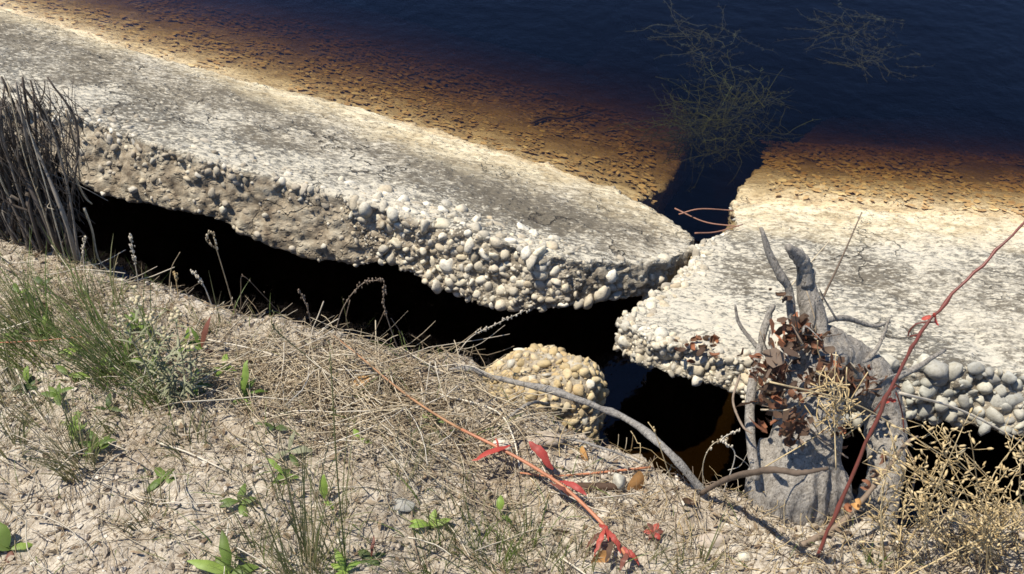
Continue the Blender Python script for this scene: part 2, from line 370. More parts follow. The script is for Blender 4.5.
def G(px, py, lift=0.0):
    d = ray(px, py); t = np.linspace(.8, 4.2, 500); P = O+d*t[:, None]
    z = gzv(P[:, 0], P[:, 1]); i = int(np.argmax(P[:, 2] < z)); i = max(i, 1)
    a = P[i-1]; b = P[i]; q = (a+b)/2; return np.array((q[0], q[1], gz(q[0], q[1])+lift))

def GS(px, py, lift=0.0):                          # like G, but never past the lip of the bank
    for k in range(60):
        q = G(px, py+2*k, lift)
        if q[1]-lipy(np.array([q[0]]))[0] < -.012: return q
    return q
# ------------------------------------------------------------------ water (closed body, absorbing)
wb = MB(); X0, X1, Y0, Y1, ZB = -58., 58., -3., 78., -3.4
wb.add([(X0, Y0, ZB), (X1, Y0, ZB), (X1, Y1, ZB), (X0, Y1, ZB), (X0, Y0, WATER), (X1, Y0, WATER), (X1, Y1, WATER), (X0, Y1, WATER)],
       [(3, 2, 1, 0), (4, 5, 6, 7), (0, 1, 5, 4), (1, 2, 6, 5), (2, 3, 7, 6), (3, 0, 4, 7)])
water = wb.build('water', M['water'], smooth_=False); water['kind'] = 'structure'

# ------------------------------------------------------------------ concrete slabs
def remesh(v, f, voxel):
    me = bpy.data.meshes.new('tmp'); me.from_pydata([tuple(q) for q in v], [], f); bm = bmesh.new(); bm.from_mesh(me)
    bmesh.ops.triangulate(bm, faces=bm.faces[:]); bmesh.ops.recalc_face_normals(bm, faces=bm.faces[:]); bm.to_mesh(me); bm.free()
    o = bpy.data.objects.new('tmp', me); COL.objects.link(o)
    md = o.modifiers.new('r', 'REMESH'); md.mode = 'VOXEL'; md.voxel_size = voxel
    dg = bpy.context.evaluated_depsgraph_get(); ev = bpy.data.meshes.new_from_object(o.evaluated_get(dg))
    bpy.data.objects.remove(o); bpy.data.meshes.remove(me)
    n = len(ev.vertices); co = np.zeros(n*3); ev.vertices.foreach_get('co', co); no = np.zeros(n*3); ev.vertices.foreach_get('normal', no)
    return ev, co.reshape(-1, 3), no.reshape(-1, 3)
def slab(name, plane, outline, thick, voxel, label, cat, attrfn, amp=.012, nfront=0):
    top = np.array([PL(px, py, plane) if not isinstance(px, tuple) else np.array((px[0], px[1], plane_z(plane, px[0], px[1]))) for px, py in outline])
    n = len(top); bot = top-np.stack([np.zeros(n), np.zeros(n), np.asarray(thick)], 1)
    for i in range(nfront): bot[i, 1] -= TILT*thick[i]
    f = [tuple(range(n)), tuple(range(2*n-1, n-1, -1))]+[(i, (i+1) % n, n+(i+1) % n, n+i) for i in range(n)]
    me, co, no = remesh(np.vstack([top, bot]), f, voxel)
    side = 1-smooth(.35, .75, np.abs(no[:, 2]))
    under = smooth(.2, .7, -no[:, 2])
    sf = .4+.6*smooth(-.6, -.2, co[:, 0]); side_ = side; side = side*sf
    d = amp*(.35+side)*fbm(co*16, 4, 21)+.006*fbm(co*60, 3, 31)*(.5+side)+.004*vnoise(co*140, 7)*(.3+side)
    d = d+.008*fbm(co*3, 3, 41)
    chip = np.clip(fbm(co*7, 3, 51)-.25, 0, 1)*side; d = d-.025*chip
    co2 = co+no*d[:, None]
    if plane is PLANE_R: co2[:, 2] += bendz(plane_z(plane, co[:, 0], co[:, 1]))
    me.vertices.foreach_set('co', co2.ravel().astype(np.float32)); me.update(); me.name = name
    me.materials.clear(); me.materials.append(M['concrete']); me.polygons.foreach_set('use_smooth', np.ones(len(me.polygons), bool))
    pale, sd, dark, sth = attrfn(co, side_, under); set_attr(me, 'dark', dark); set_attr(me, 'stainh', np.full(len(co), sth))
    set_attr(me, 'side', sd); set_attr(me, 'pale', pale)
    e = thing(name, tuple(top.mean(0)), label, cat)
    b = bpy.data.objects.new('body', me); COL.objects.link(b); put(b, e)
    e['kind'] = 'thing'
    return e, b
def edge_dist(co, pxs, plane):
    P = np.array([PL(x, y, plane)[:2] for x, y in pxs]); best = np.full(len(co), 9.)
    for a, b in zip(P[:-1], P[1:]):
        ab = b-a; t = np.clip(((co[:, :2]-a)@ab)/(ab@ab), 0, 1); q = a+t[:, None]*ab
        best = np.minimum(best, np.hypot(*(co[:, :2]-q).T))
    return best
nearL = [(-200, 36), (-120, 61), (-60, 80), (30, 104), (60, 111), (100, 124), (150, 143), (200, 158), (250, 171), (300, 184), (350, 199), (385, 208), (430, 220), (480, 236), (530, 250), (580, 260), (630, 263), (666, 260)]
botL = [(-200, 98), (-120, 123), (-60, 142), (30, 166), (60, 178), (100, 196), (150, 206), (200, 216), (250, 242), (300, 258), (350, 266), (385, 263), (430, 287), (480, 306), (530, 312), (580, 309), (630, 300), (660, 282)]
endL = [(688, 250), (697, 237)]
farL = [(664, 214), (632, 198), (604, 185), (560, 169), (500, 149), (430, 127), (350, 106), (250, 82), (150, 56), (60, 28), (-40, -3), (-150, -36), (-270, -70)]
TILT = .45
def thick_from(near, bot, plane):
    out = []
    for (a, b), (c, d) in zip(near, bot):
        p = PL(a, b, plane); r = ray(c, d)          # the broken face leans outwards: y = p.y - TILT*(p.z - z)
        t = (p[1]-TILT*(p[2]-CAMH))/(r[1]-TILT*r[2]); out.append(max(.08, p[2]-(CAMH+t*r[2])))
    return out
thL = thick_from(nearL, botL, PLANE_L)+[.14, .1]+[.1]*3+[.14]*(len(farL)-3)
def attrL(co, side, under):
    d = edge_dist(co, nearL, PLANE_L); xx = co[:, 0]
    n = fbm(co*6, 3, 77)
    pale = np.clip(smooth(.3, .0, d+.08*n)*.9*smooth(-1.3, -.6, xx), 0, 1)
    endd = edge_dist(co, [(660, 256), (690, 235), (664, 214), (632, 198), (604, 185)], PLANE_L)
    pale = np.maximum(pale, smooth(.07, .02, endd+.03*n))
    leftness = smooth(.0, -.35, xx)                 # the left run of the face is earth-stained
    w = co[:, :2]@np.array((.4605, .8876))           # 1.48 at the broken edge, 2.4 at the water
    dark = np.clip(smooth(1.72, 2.0, w+.12*n)*.9+.9*smooth(.0, .35, xx+.2*n)*smooth(.1, .25, d+.08*n), 0, 1)
    return pale*(1-side*.6), side*(.55+.45*leftness), dark, .13
slabL, bodyL = slab('concrete_slab', PLANE_L, nearL+endL+farL, thL, .0095,
    'long grey weathered concrete slab with a pebbly broken edge overhanging the dark void', 'concrete slab', attrL, nfront=len(nearL))
# lower apron carrying on into the water, a few centimetres below the grey slab
apr = [((-3.4, 3.5), 0), ((-2.6, 3.0), 0), ((-1.2, 2.42), 0), ((-.2, 2.05), 0), (600, 196), (640, 200), (664, 191), (680, 168), (694, 142), (688, 110), (660, 70), (630, 20), ((.4, 4.6), 0), ((-2.0, 5.8), 0), ((-4.4, 6.6), 0), ((-4.6, 5.0), 0)]
apr = [(a, b) for a, b in apr]
def attrA(co, side, under): return np.full(len(co), .25), side*.4, np.zeros(len(co)), .16
slabA, bodyA = slab('submerged_apron', PLANE_A, apr, [.16]*len(apr), .022,
    'amber concrete apron sloping under the brown water beside the long grey slab', 'concrete apron', attrA)
nearR = [(697, 240), (686, 264), (662, 284), (634, 303), (613, 318), (640, 334), (670, 344), (705, 352), (740, 360), (790, 362), (850, 362), (905, 360), (960, 367), (1024, 374), (1120, 384), (1210, 392)]
botR = [(697, 262), (686, 286), (662, 306), (634, 325), (618, 338), (642, 345), (672, 355), (710, 369), (742, 384), (790, 415), (850, 425), (905, 415), (960, 424), (1024, 430), (1120, 446), (1210, 456)]
farR = [(1260, 330), (1330, 200), (1330, 60), (1000, 60), (840, 70), (800, 118), (764, 156), (744, 182), (729, 204), (736, 226)]
thR = thick_from(nearR, botR, PLANE_R)+[.2]*7+[.16]*3
def attrR(co, side, under):
    n = fbm(co*6, 3, 78); d = edge_dist(co, nearR, PLANE_R)
    wl = plane_z(PLANE_R, co[:, 0], co[:, 1])-WATER
    pale = np.clip(smooth(.22, .0, d+.1*n)*smooth(1.1, .7, co[:, 0])+smooth(.1, .03, wl+.05*n)*.85+smooth(.75, .55, co[:, 0]+.1*n)*.8+.6*smooth(.1, .5, fbm(co*4+5, 3, 4)), 0, 1)
    dark = smooth(.05, .25, fbm(co*3.1+3, 3, 14)+.25*smooth(.7, 1.2, co[:, 0]))*smooth(.08, .16, wl)*smooth(.5, .72, co[:, 0]); pale = np.clip(pale*(1-dark)+.25, 0, 1)
    return pale*(1-side*.3), side*.45, dark*.5, .085
slabR, bodyR = slab('concrete_slab', PLANE_R, nearR+farR, thR, .011,
    'pale concrete slab on the right sloping into the water behind the driftwood stump', 'concrete slab', attrR, nfront=len(nearR))

# pebbles -----------------------------------------------------------
def ico(sub):
    bm = bmesh.new(); bmesh.ops.create_icosphere(bm, subdivisions=sub, radius=1); v = np.array([q.co[:] for q in bm.verts]); f = [tuple(x.index for x in q.verts) for q in bm.faces]; bm.free(); return v, f
ICO2, ICO1 = ico(2), ico(1)
def pebble_shape(seed, sub=ICO2, amp=.3):
    v, f = sub; rs = np.random.RandomState(seed); s = np.array((1.0, rs.uniform(.68, .95), rs.uniform(.5, .78)))
    q = v*(1+amp*vnoise(v*1.3+seed*3.1, seed)[:, None]+.5*amp*vnoise(v*2.6+seed, seed+5)[:, None])
    for k in range(6):                              # flatten a few broken facets
        d = rs.normal(size=3); d /= np.linalg.norm(d); h = q@d; lim = rs.uniform(.5, .8); q = q-np.clip(h-lim, 0, 9)[:, None]*d*.8
    return q*s, f
PEB = [pebble_shape(i) for i in range(16)]; PEB1 = [pebble_shape(40+i, ICO1, .18) for i in range(12)]
PME = {}
def peb_mesh(i, m):
    k = (i, m.name)
    if k not in PME:
        v, f = PEB[i]; b = MB(); b.add(v, f); o = b.build('pebble', m); PME[k] = o.data; bpy.data.objects.remove(o)
    return PME[k]
def sample_surface(me_obj, n, weightfn, seed):
    me = me_obj.data; me.calc_loop_triangles(); nt = len(me.loop_triangles)
    tri = np.zeros(nt*3, np.int32); me.loop_triangles.foreach_get('vertices', tri); tri = tri.reshape(-1, 3)
    co = np.zeros(len(me.vertices)*3); me.vertices.foreach_get('co', co); co = co.reshape(-1, 3)
    a, b, c = co[tri[:, 0]], co[tri[:, 1]], co[tri[:, 2]]; cr = np.cross(b-a, c-a); ar = np.linalg.norm(cr, axis=1)/2+1e-12
    nn = cr/(2*ar[:, None]); ctr = (a+b+c)/3; w = ar*weightfn(ctr, nn); w = w/w.sum()
    rs = np.random.RandomState(seed); k = rs.choice(nt, n, p=w); r1 = np.sqrt(rs.rand(n)); r2 = rs.rand(n)
    return (a[k]*(1-r1)[:, None]+b[k]*(r1*(1-r2))[:, None]+c[k]*(r1*r2)[:, None]), nn[k]
def thin(P, N, R, sep=1.0):                          # dart throwing
    kd = KDTree(len(P))
    for i, p in enumerate(P): kd.insert(p, i)
    kd.balance(); dead = np.zeros(len(P), bool); keep = []; rm = float(R.max())
    for i in range(len(P)):
        if dead[i]: continue
        keep.append(i)
        for _, j, d in kd.find_range(P[i], (R[i]+rm)*sep):
            if d < (R[i]+R[j])*sep: dead[j] = True
    return np.array(keep, int)
def project(P):
    d = P-O; zc = d@np.array((0, _c, -_s)); xc = d[:, 0]; yc = d@np.array((0, -_s, -_c))
    return np.stack([CX+FPX*xc/zc, CY+FPX*yc/zc], 1), zc
def orient(nv, rs, tilt=.5):
    nv = nv+rs.normal(size=3)*tilt; nv = nv/np.linalg.norm(nv)
    q = Vector(nv).to_track_quat('Z', 'Y') @ Quaternion((0, 0, 1), rs.uniform(0, 6.28)); return q
def add_pebbles(e, P, N, R, mats, sink=.25, limit=290, seed=3, stuffname='pebbles', tilt=.45):
    rs = np.random.RandomState(seed); px, zc = project(P)
    vis = (px[:, 0] > -20) & (px[:, 0] < 1044) & (px[:, 1] > -10) & (px[:, 1] < 584)
    facing = (N*(O-P)).sum(1) > 0
    score = np.where(vis & facing, R/zc, R/zc*1e-3); order = np.argsort(-score)
    rest = {}
    for c, i in enumerate(order):
        m = mats(P[i], rs); r = R[i]; pos = P[i]-N[i]*r*sink; q = orient(N[i], rs, tilt); sc = (r*rs.uniform(.95, 1.25), r*rs.uniform(.85, 1.1), r*rs.uniform(.85, 1.2))
        if c < limit and score[i] > 0:
            o = bpy.data.objects.new('pebble', peb_mesh(rs.randint(16), m)); COL.objects.link(o)
            o.location = Vector(pos); o.rotation_mode = 'QUATERNION'; o.rotation_quaternion = q; o.scale = sc; put(o, e)
        else:
            v, f = PEB1[rs.randint(12)]; mt = np.array(q.to_matrix()); rest.setdefault(m.name, (m, MB()))[1].add((v*np.array(sc))@mt.T+pos, f)
    for m, b in rest.values():
        o = b.build(stuffname, m, e); o['kind'] = 'stuff'

# left slab: broken near face, earthy sparse stones on the left run, tight pale pebbles on the right run
eL = np.array((.8876, -.4605)); nL = np.array((.4605, .8876))
def wfaceL(c, n):
    s = (1-smooth(.5, .85, n[:, 2]))*(n[:, :2]@(-nL) > -.3)*(n[:, 2] > -.75)
    top = (n[:, 2] > .7)*smooth(.16, .0, edge_dist(c, nearL, PLANE_L))*.35
    return (s*(edge_dist(c, nearL+endL, PLANE_L) < .2)+top)*(c[:, 0] > -2.2)*((c[:, :2]@nL) < 2.0)+1e-9
P, N = sample_surface(bodyL, 9000, wfaceL, 5)
R = (.0095+.0105*RS.rand(len(P)))*np.where(P[:, 0] > -.45, 1.3, .9)*np.where(RS.rand(len(P)) < .12, 1.35, 1)
kp = thin(P, N, R, .66)
drop = plane_z(PLANE_L, P[:, 0], P[:, 1])-P[:, 2]    # how far below the slab's top plane
def keepL(i):
    x, d = P[i, 0], drop[i]
    if x < -.4: return RS.rand() < (.75 if .0 < d < .06 else .16)
    if x > .12: return RS.rand() < (.95 if d > .075+.03*math.sin(x*40) else .1)
    return RS.rand() < .93
kp = np.array([i for i in kp if keepL(i)])
P, N, R = P[kp], N[kp], R[kp]
add_pebbles(slabL, P, N, R, lambda p, rs: M['pebble'] if (p[0] > -.5+rs.uniform(-.15, .15)) or rs.rand() < .2 else M['pebble_b'], .2, 290, 3)
# second, finer fill between them
P, N = sample_surface(bodyL, 9000, lambda c, n: wfaceL(c, n)*smooth(-.5, -.3, c[:, 0])*smooth(.25, .05, c[:, 0]), 6)
R = RS.uniform(.005, .010, len(P)); kp = thin(P, N, R, .8); P, N, R = P[kp], N[kp], R[kp]
add_pebbles(slabL, P, N, R, lambda p, rs: M['pebble'] if rs.rand() < .3 else M['pebble_b'], .35, 0, 4, 'small_pebbles')
# half-buried aggregate on the upper faces
def topstones(e, body, n, seed, rng, m, wf, sink=.62, sep=.95, name='aggregate'):
    P, N = sample_surface(body, n, wf, seed); R = RS.uniform(rng[0], rng[1], len(P)); kp = thin(P, N, R, sep); P, N, R = P[kp], N[kp], R[kp]
    add_pebbles(e, P, N, R, m, sink, 0, seed, name, .15)
topstones(slabL, bodyL, 9000, 8, (.004, .013), lambda p, rs: M['pebble'] if rs.rand() < .55 else M['pebble_g'],
          lambda c, n: (n[:, 2] > .7)*(c[:, 0] > -2.6)*(.25+np.clip(fbm(c*5, 3, 9)+.3, 0, 1))+1e-9, .66, 1.15)
topstones(slabA, bodyA, 14000, 9, (.008, .022), lambda p, rs: M['bedstone'],
          lambda c, n: (n[:, 2] > .6)*(c[:, 0] > -2.8)*(c[:, 1] < 4.6)*(.15+smooth(WATER-.6, WATER-.02, c[:, 2]))*((c[:, :2]@nL) > 2.1)+1e-9, .45, 1.0, 'bed_stones')
# right slab
def wfaceR(c, n):
    s = (1-smooth(.5, .85, n[:, 2]))*(n[:, 1] < .35)*(n[:, 2] > -.75)
    nose = (n[:, 2] > .6)*smooth(.07, .0, edge_dist(c, nearR[:9], PLANE_R))*.35
    return (s*(edge_dist(c, nearR, PLANE_R) < .17)+nose)*(c[:, 0] < 1.75)+1e-9
P, N = sample_surface(bodyR, 12000, wfaceR, 15)
big = smooth(.7, .95, P[:, 0]); R = (.010+.0115*RS.rand(len(P)))*(1+.5*big)*np.where(RS.rand(len(P)) < .15, 1.3, 1)
kp = thin(P, N, R, .58); P, N, R = P[kp], N[kp], R[kp]
add_pebbles(slabR, P, N, R, lambda p, rs: M['pebble_g'] if p[0] > .75+rs.uniform(-.1, .1) else M['pebble'], .22, 280, 13)
P, N = sample_surface(bodyR, 7000, wfaceR, 16); R = RS.uniform(.005, .010, len(P)); kp = thin(P, N, R, .8); P, N, R = P[kp], N[kp], R[kp]
add_pebbles(slabR, P, N, R, lambda p, rs: M['pebble_g'] if p[0] > .75 else M['pebble'], .35, 0, 14, 'small_pebbles')
topstones(slabR, bodyR, 7000, 18, (.004, .013), lambda p, rs: M['pebble'] if rs.rand() < .6 else M['pebble_g'],
          lambda c, n: (n[:, 2] > .7)*(c[:, 0] < 2.2)*(c[:, 2] > WATER)*(.25+np.clip(fbm(c*5, 3, 9)+.3, 0, 1))+1e-9, .66, 1.15)
topstones(slabR, bodyR, 9000, 19, (.008, .022), lambda p, rs: M['bedstone'],
          lambda c, n: (n[:, 2] > .6)*(c[:, 0] < 2.6)*(c[:, 2] < WATER+.03)*(.1+smooth(WATER-.5, WATER-.02, c[:, 2]))+1e-9, .45, 1.0, 'bed_stones')

# fallen lump of pebbly concrete between the slab and the bank
lc = Z(541, 412, -.27)+np.array((0, .025, -.03))
v, f = ico(5); nz_ = fbm(v*1.6, 3, 61); vb = v/((np.abs(v)**4).sum(1)**.25)[:, None]*.75+v*.25; vv = vb*(1+.13*nz_[:, None]+.03*fbm(v*6, 2, 3)[:, None])*np.array((.145, .12, .165))+lc
lump = thing('conglomerate_lump', tuple(lc-np.array((0, 0, .17))), 'rounded lump of yellowish pebbly concrete in the dark gap below the long slab', 'concrete lump')
b = MB(); b.add(vv, f); lb = b.build('body', M['concrete'], lump)
set_attr(lb.data, 'dark', np.zeros(len(vv))); set_attr(lb.data, 'stainh', np.full(len(vv), .05)); set_attr(lb.data, 'side', np.ones(len(vv))); set_attr(lb.data, 'pale', np.zeros(len(vv)))
P, N = sample_surface(lb, 5000, lambda c, n: (n[:, 2] > -.4)+1e-9, 25); R = RS.uniform(.011, .021, len(P)); kp = thin(P, N, R, .68); P, N, R = P[kp], N[kp], R[kp]
add_pebbles(lump, P, N, R, lambda p, rs: M['pebble_y'] if rs.rand() < .9 else M['pebble'], .12, 250, 26)
P, N = sample_surface(lb, 4000, lambda c, n: (n[:, 2] > -.4)+1e-9, 27); R = RS.uniform(.004, .008, len(P)); kp = thin(P, N, R, .8); P, N, R = P[kp], N[kp], R[kp]
add_pebbles(lump, P, N, R, lambda p, rs: M['pebble_y'], .1, 0, 28, 'small_pebbles')
#__PART2__
# ------------------------------------------------------------------ loose debris on the bank (nobody could count it)
def world_to_px(x, y, z):
    return project(np.stack([x, y, z], -1))[0]
def scatter(n, wfn, seed, x0=-1.9, x1=1.9, y0=.35, y1=2.2):
    rs = np.random.RandomState(seed); X = []; Y = []; c = 0
    while c < n:
        x = rs.uniform(x0, x1, n*2); y = rs.uniform(y0, y1, n*2); s = y-lipy(x); ok = s < .02
        x, y = x[ok], y[ok]; px = world_to_px(x, y, np.full(len(x), -.02)); w = wfn(px[:, 0], px[:, 1])
        k = rs.rand(len(x)) < w; X.append(x[k]); Y.append(y[k]); c += k.sum()
    return np.concatenate(X)[:n], np.concatenate(Y)[:n]
def gauss(px, py, cx, cy, rx, ry): return np.exp(-((px-cx)/rx)**2-((py-cy)/ry)**2)
def straws(name, n, wfn, seed, ln, rad, m, ang=(0., 3.2), lift=(.002, .02), K=6, bend=.25, drop=0.):
    rs = np.random.RandomState(seed); x, y = scatter(n, wfn, seed)
    a = ang[0]+ang[1]*(rs.rand(n)-.5); L = rs.uniform(ln[0], ln[1], n)*rs.uniform(.5, 1, n); b = rs.normal(size=n)*bend
    t = np.linspace(-.5, .5, K)[None]; th = a[:, None]+b[:, None]*t*2
    dx = np.cos(th); dy = np.sin(th); step = L[:, None]/(K-1)
    X = x[:, None]+np.cumsum(dx*step, 1)-L[:, None]/2*np.cos(a)[:, None]; Y = y[:, None]+np.cumsum(dy*step, 1)-L[:, None]/2*np.sin(a)[:, None]
    zg = gzv(X.ravel(), Y.ravel()).reshape(X.shape); l0 = rs.uniform(lift[0], lift[1], n)
    zl = np.maximum(zg, np.percentile(zg, 60, axis=1)[:, None]-.015)      # stiff: spans hollows
    Zc = zl+l0[:, None]+(rs.uniform(-.5, 1, n)*lift[1])[:, None]*t*1.5
    P = np.stack([X, Y, np.maximum(Zc, zg+.0008)], -1)
    T = np.gradient(P, axis=1); T /= np.linalg.norm(T, axis=2)[..., None]+1e-9
    S = np.cross(T, np.array((0, 0, 1.))); S /= np.linalg.norm(S, axis=2)[..., None]+1e-9; U = np.cross(S, T)
    r = rs.uniform(rad[0], rad[1], n)[:, None, None]*np.linspace(1.1, .6, K)[None, :, None]
    V_ = np.stack([P+r*(math.cos(q)*S+math.sin(q)*U) for q in (1.57, 3.67, 5.76)], 2)
    base = (np.arange(n)*K*3)[:, None, None]; i = (np.arange(K-1)*3)[None, :, None]; j = np.arange(3)[None, None]; k = (j+1) % 3
    f = np.stack([base+i+j, base+i+k, base+i+3+k, base+i+3+j], -1).reshape(-1, 4)
    me = fast_mesh(name, V_.reshape(-1, 3), f, m); o = bpy.data.objects.new(name, me); COL.objects.link(o); o['kind'] = 'stuff'; return o
def crumbs(name, n, wfn, seed, rng, m, power=2.5, sink=.2):
    rs = np.random.RandomState(seed); x, y = scatter(n, wfn, seed); v, f = ICO1; f = np.array(f)
    r = rng[0]+(rng[1]-rng[0])*rs.rand(n)**power; z = gzv(x, y)+r*(.6-sink)
    sc = rs.uniform(.6, 1.3, (n, 1, 3))*(1+.25*rs.normal(size=(n, 12, 1)))*r[:, None, None]
    V_ = v[None]*sc+np.stack([x, y, z], -1)[:, None]
    F = (f[None]+(np.arange(n)*12)[:, None, None]).reshape(-1, 3)
    me = fast_mesh(name, V_.reshape(-1, 3), F, m, False); o = bpy.data.objects.new(name, me); COL.objects.link(o); o['kind'] = 'stuff'; return o
def flakes(name, n, wfn, seed, rng, m):
    rs = np.random.RandomState(seed); x, y = scatter(n, wfn, seed); z = gzv(x, y)+rs.uniform(.001, .008, n)
    a = rs.uniform(0, 6.28, n); L = rs.uniform(rng[0], rng[1], n); W = L*rs.uniform(.2, .5, n); tl = rs.normal(size=(n, 2))*.5
    u = np.stack([np.cos(a), np.sin(a), tl[:, 0]], -1); w = np.stack([-np.sin(a), np.cos(a), tl[:, 1]], -1); c = np.stack([x, y, z], -1)
    up = np.array((0, 0, 1.)); q = [(-1, 0, 0), (-.3, -1, .25), (-.3, 1, .2), (.4, -.9, .35), (.4, .8, .3), (1, .1, .1)]
    V_ = np.stack([c+u*L[:, None]*p+w*W[:, None]*r+up*(L*h)[:, None]*.8 for p, r, h in q], 1)
    F = np.array([(0, 1, 2), (1, 3, 4), (1, 4, 2), (3, 5, 4)]); F = (F[None]+(np.arange(n)*6)[:, None, None]).reshape(-1, 3)
    me = fast_mesh(name, V_.reshape(-1, 3), F, m); o = bpy.data.objects.new(name, me); COL.objects.link(o); o['kind'] = 'stuff'; return o
left_zone_ = lambda px, py: smooth(640, 560, px)
mat_zone = lambda px, py: np.clip(gauss(px, py, 370, 385, 120, 50)+.5*gauss(px, py, 260, 375, 90, 35)+.5*gauss(px, py, 440, 430, 80, 50), 0, 1)
any_zone = lambda px, py: .35+.4*gauss(px, py, 620, 520, 200, 60)+.6*gauss(px, py, 150, 330, 140, 80)+.3*mat_zone(px, py)
right_zone = lambda px, py: np.clip(smooth(640, 800, px)*smooth(440, 500, py)+.5*gauss(px, py, 640, 480, 90, 40), 0, 1)
tag(straws('straw_mat', 850, mat_zone, 101, (.06, .28), (.0005, .0018), M['straw'], (-.45, 2.6), (.004, .045)), 'tangled mat of dry straw along the lip of the bank', 'straw')
tag(straws('straw_litter', 7500, any_zone, 102, (.03, .15), (.0005, .0012), M['straw'], (0, 6.3), (.001, .014)), 'loose bits of dry straw strewn over the sandy soil', 'straw')
tag(straws('bleached_straw', 230, lambda px, py: mat_zone(px, py)+.22*left_zone_(px, py), 107, (.1, .34), (.0011, .0022), M['paleStraw'], (-.4, 2.6), (.012, .05)), 'long bleached straws lying on the straw mat', 'straw')
tag(straws('twig_litter', 1500, lambda px, py: .3+right_zone(px, py)+.3*mat_zone(px, py), 103, (.02, .12), (.0006, .0016), M['twig'], (0, 6.3), (.001, .02)), 'fine dark twigs and rootlets scattered over the bank', 'twigs')
tag(straws('fine_dry_stems', 1500, right_zone, 104, (.03, .13), (.0006, .0013), M['tan'], (0, 6.3), (.002, .05), bend=.5), 'fine tan dry stems matted on the soil at the lower right', 'dry stems')
tag(crumbs('soil_crumbs', 18000, lambda px, py: .55+0*px, 105, (.001, .0075), M['crumb'], 5), 'crumbs of pale sandy soil and grit on the bank', 'soil crumbs')
tag(flakes('leaf_litter', 11000, lambda px, py: .35+.6*right_zone(px, py)+.3*mat_zone(px, py)+.2*gauss(px, py, 100, 330, 150, 90), 106, (.0025, .010), M['litter']), 'small brown and grey flakes of leaf litter on the soil', 'leaf litter')

def upright(name, n, wfn, seed, hh, w, m, lean=(-.25, .1)):
    rs = np.random.RandomState(seed); x, y = scatter(n, wfn, seed); K = 5; tt = np.linspace(0, 1, K)[None, :, None]; h = rs.uniform(hh[0], hh[1], n)[:, None, None]
    c0 = np.stack([x, y, gzv(x, y)-.003], -1)[:, None]; out = np.concatenate([rs.normal(size=(n, 2))*.55+np.array(lean), np.zeros((n, 1))], 1)[:, None]
    P_ = c0+np.array((0, 0, 1.))*h*tt*(1-.3*tt)+out*h*tt**1.7; a = rs.uniform(0, 3.14, n); sd = np.stack([np.cos(a), np.sin(a), 0*a], -1)[:, None]*(rs.uniform(w[0], w[1], n)[:, None, None]*(1-tt**2*.92))
    V_ = np.stack([P_-sd, P_+sd], 2).reshape(n, -1, 3); q = np.array([(2*i, 2*i+1, 2*i+3, 2*i+2) for i in range(K-1)]); F = (q[None]+(np.arange(n)*K*2)[:, None, None]).reshape(-1, 4)
    o = bpy.data.objects.new(name, fast_mesh(name, V_.reshape(-1, 3), F, m)); COL.objects.link(o); o['kind'] = 'stuff'; return o
left_zone = lambda px, py: np.clip(gauss(px, py, 60, 330, 110, 60)+.6*gauss(px, py, 150, 390, 70, 50)+.35*gauss(px, py, 480, 550, 120, 40)+.25*gauss(px, py, 300, 540, 80, 50)+.12*smooth(640, 560, px)+.1, 0, 1)
tag(upright('sparse_grass', 2300, left_zone, 120, (.02, .09), (.0006, .0014), M['grass']), 'short sparse grass blades scattered through the litter', 'grass')
tag(upright('dry_grass', 1500, lambda px, py: np.clip(left_zone(px, py)+.6*right_zone(px, py), 0, 1), 121, (.02, .07), (.0004, .0010), M['straw']), 'short dry grass blades scattered through the litter', 'grass')
def sunken(name, n, plane, seed, x0, x1, y0, y1, bend):
    rs = np.random.RandomState(seed); x = rs.uniform(x0, x1, n*6); y = rs.uniform(y0, y1, n*6); z = plane_z(plane, x, y); ok = (z < WATER-.012) & (z > WATER-.5) & (rs.rand(n*6) < .25+3*(WATER-z)) & (fbm(np.stack([x*5, y*5, 0*x], -1), 2, seed) > -.6)
    if plane is PLANE_A: px = project(np.stack([x, y, z], -1))[0]; ok &= (px[:, 0] < 655-.0*px[:, 1])
    else: px = project(np.stack([x, y, z], -1))[0]; ok &= px[:, 0] > 768
    x, y, z = x[ok][:n], y[ok][:n], z[ok][:n]; z = z+(bendz(z) if bend else 0)+.006; n = len(x); a = rs.uniform(0, 6.28, n); L = .006+.015*rs.rand(n)**1.7; W_ = L*rs.uniform(.35, .8, n); k = plane[1]
    gx, gy = -k*plane[2], -k*plane[3]
    u = np.stack([np.cos(a), np.sin(a), gx*np.cos(a)+gy*np.sin(a)+rs.normal(size=n)*.08], -1); w = np.stack([-np.sin(a), np.cos(a), -gx*np.sin(a)+gy*np.cos(a)+rs.normal(size=n)*.08], -1); c = np.stack([x, y, z+rs.uniform(0, .003, n)], -1)
    V_ = np.stack([c+u*L[:, None]*p+w*W_[:, None]*r for p, r in [(-1, 0), (-.4, -.8), (-.4, .9), (.4, -.9), (.4, .8), (1, .1)]], 1); F = np.array([(0, 1, 2), (1, 3, 4), (1, 4, 2), (3, 5, 4)]); F = (F[None]+(np.arange(n)*6)[:, None, None]).reshape(-1, 3)
    o = bpy.data.objects.new(name, fast_mesh(name, V_.reshape(-1, 3), F, M['sunk'])); COL.objects.link(o); o['kind'] = 'stuff'; return o
tag(sunken('sunken_leaves', 6500, PLANE_A, 5, -2.4, .8, 2.3, 4.6, False), 'golden leaf flecks lying on the apron under the shallow water', 'leaves')
tag(sunken('sunken_leaves', 3400, PLANE_R, 6, .7, 2.4, 2.0, 3.4, True), 'golden leaf flecks under the shallow water off the right slab', 'leaves')
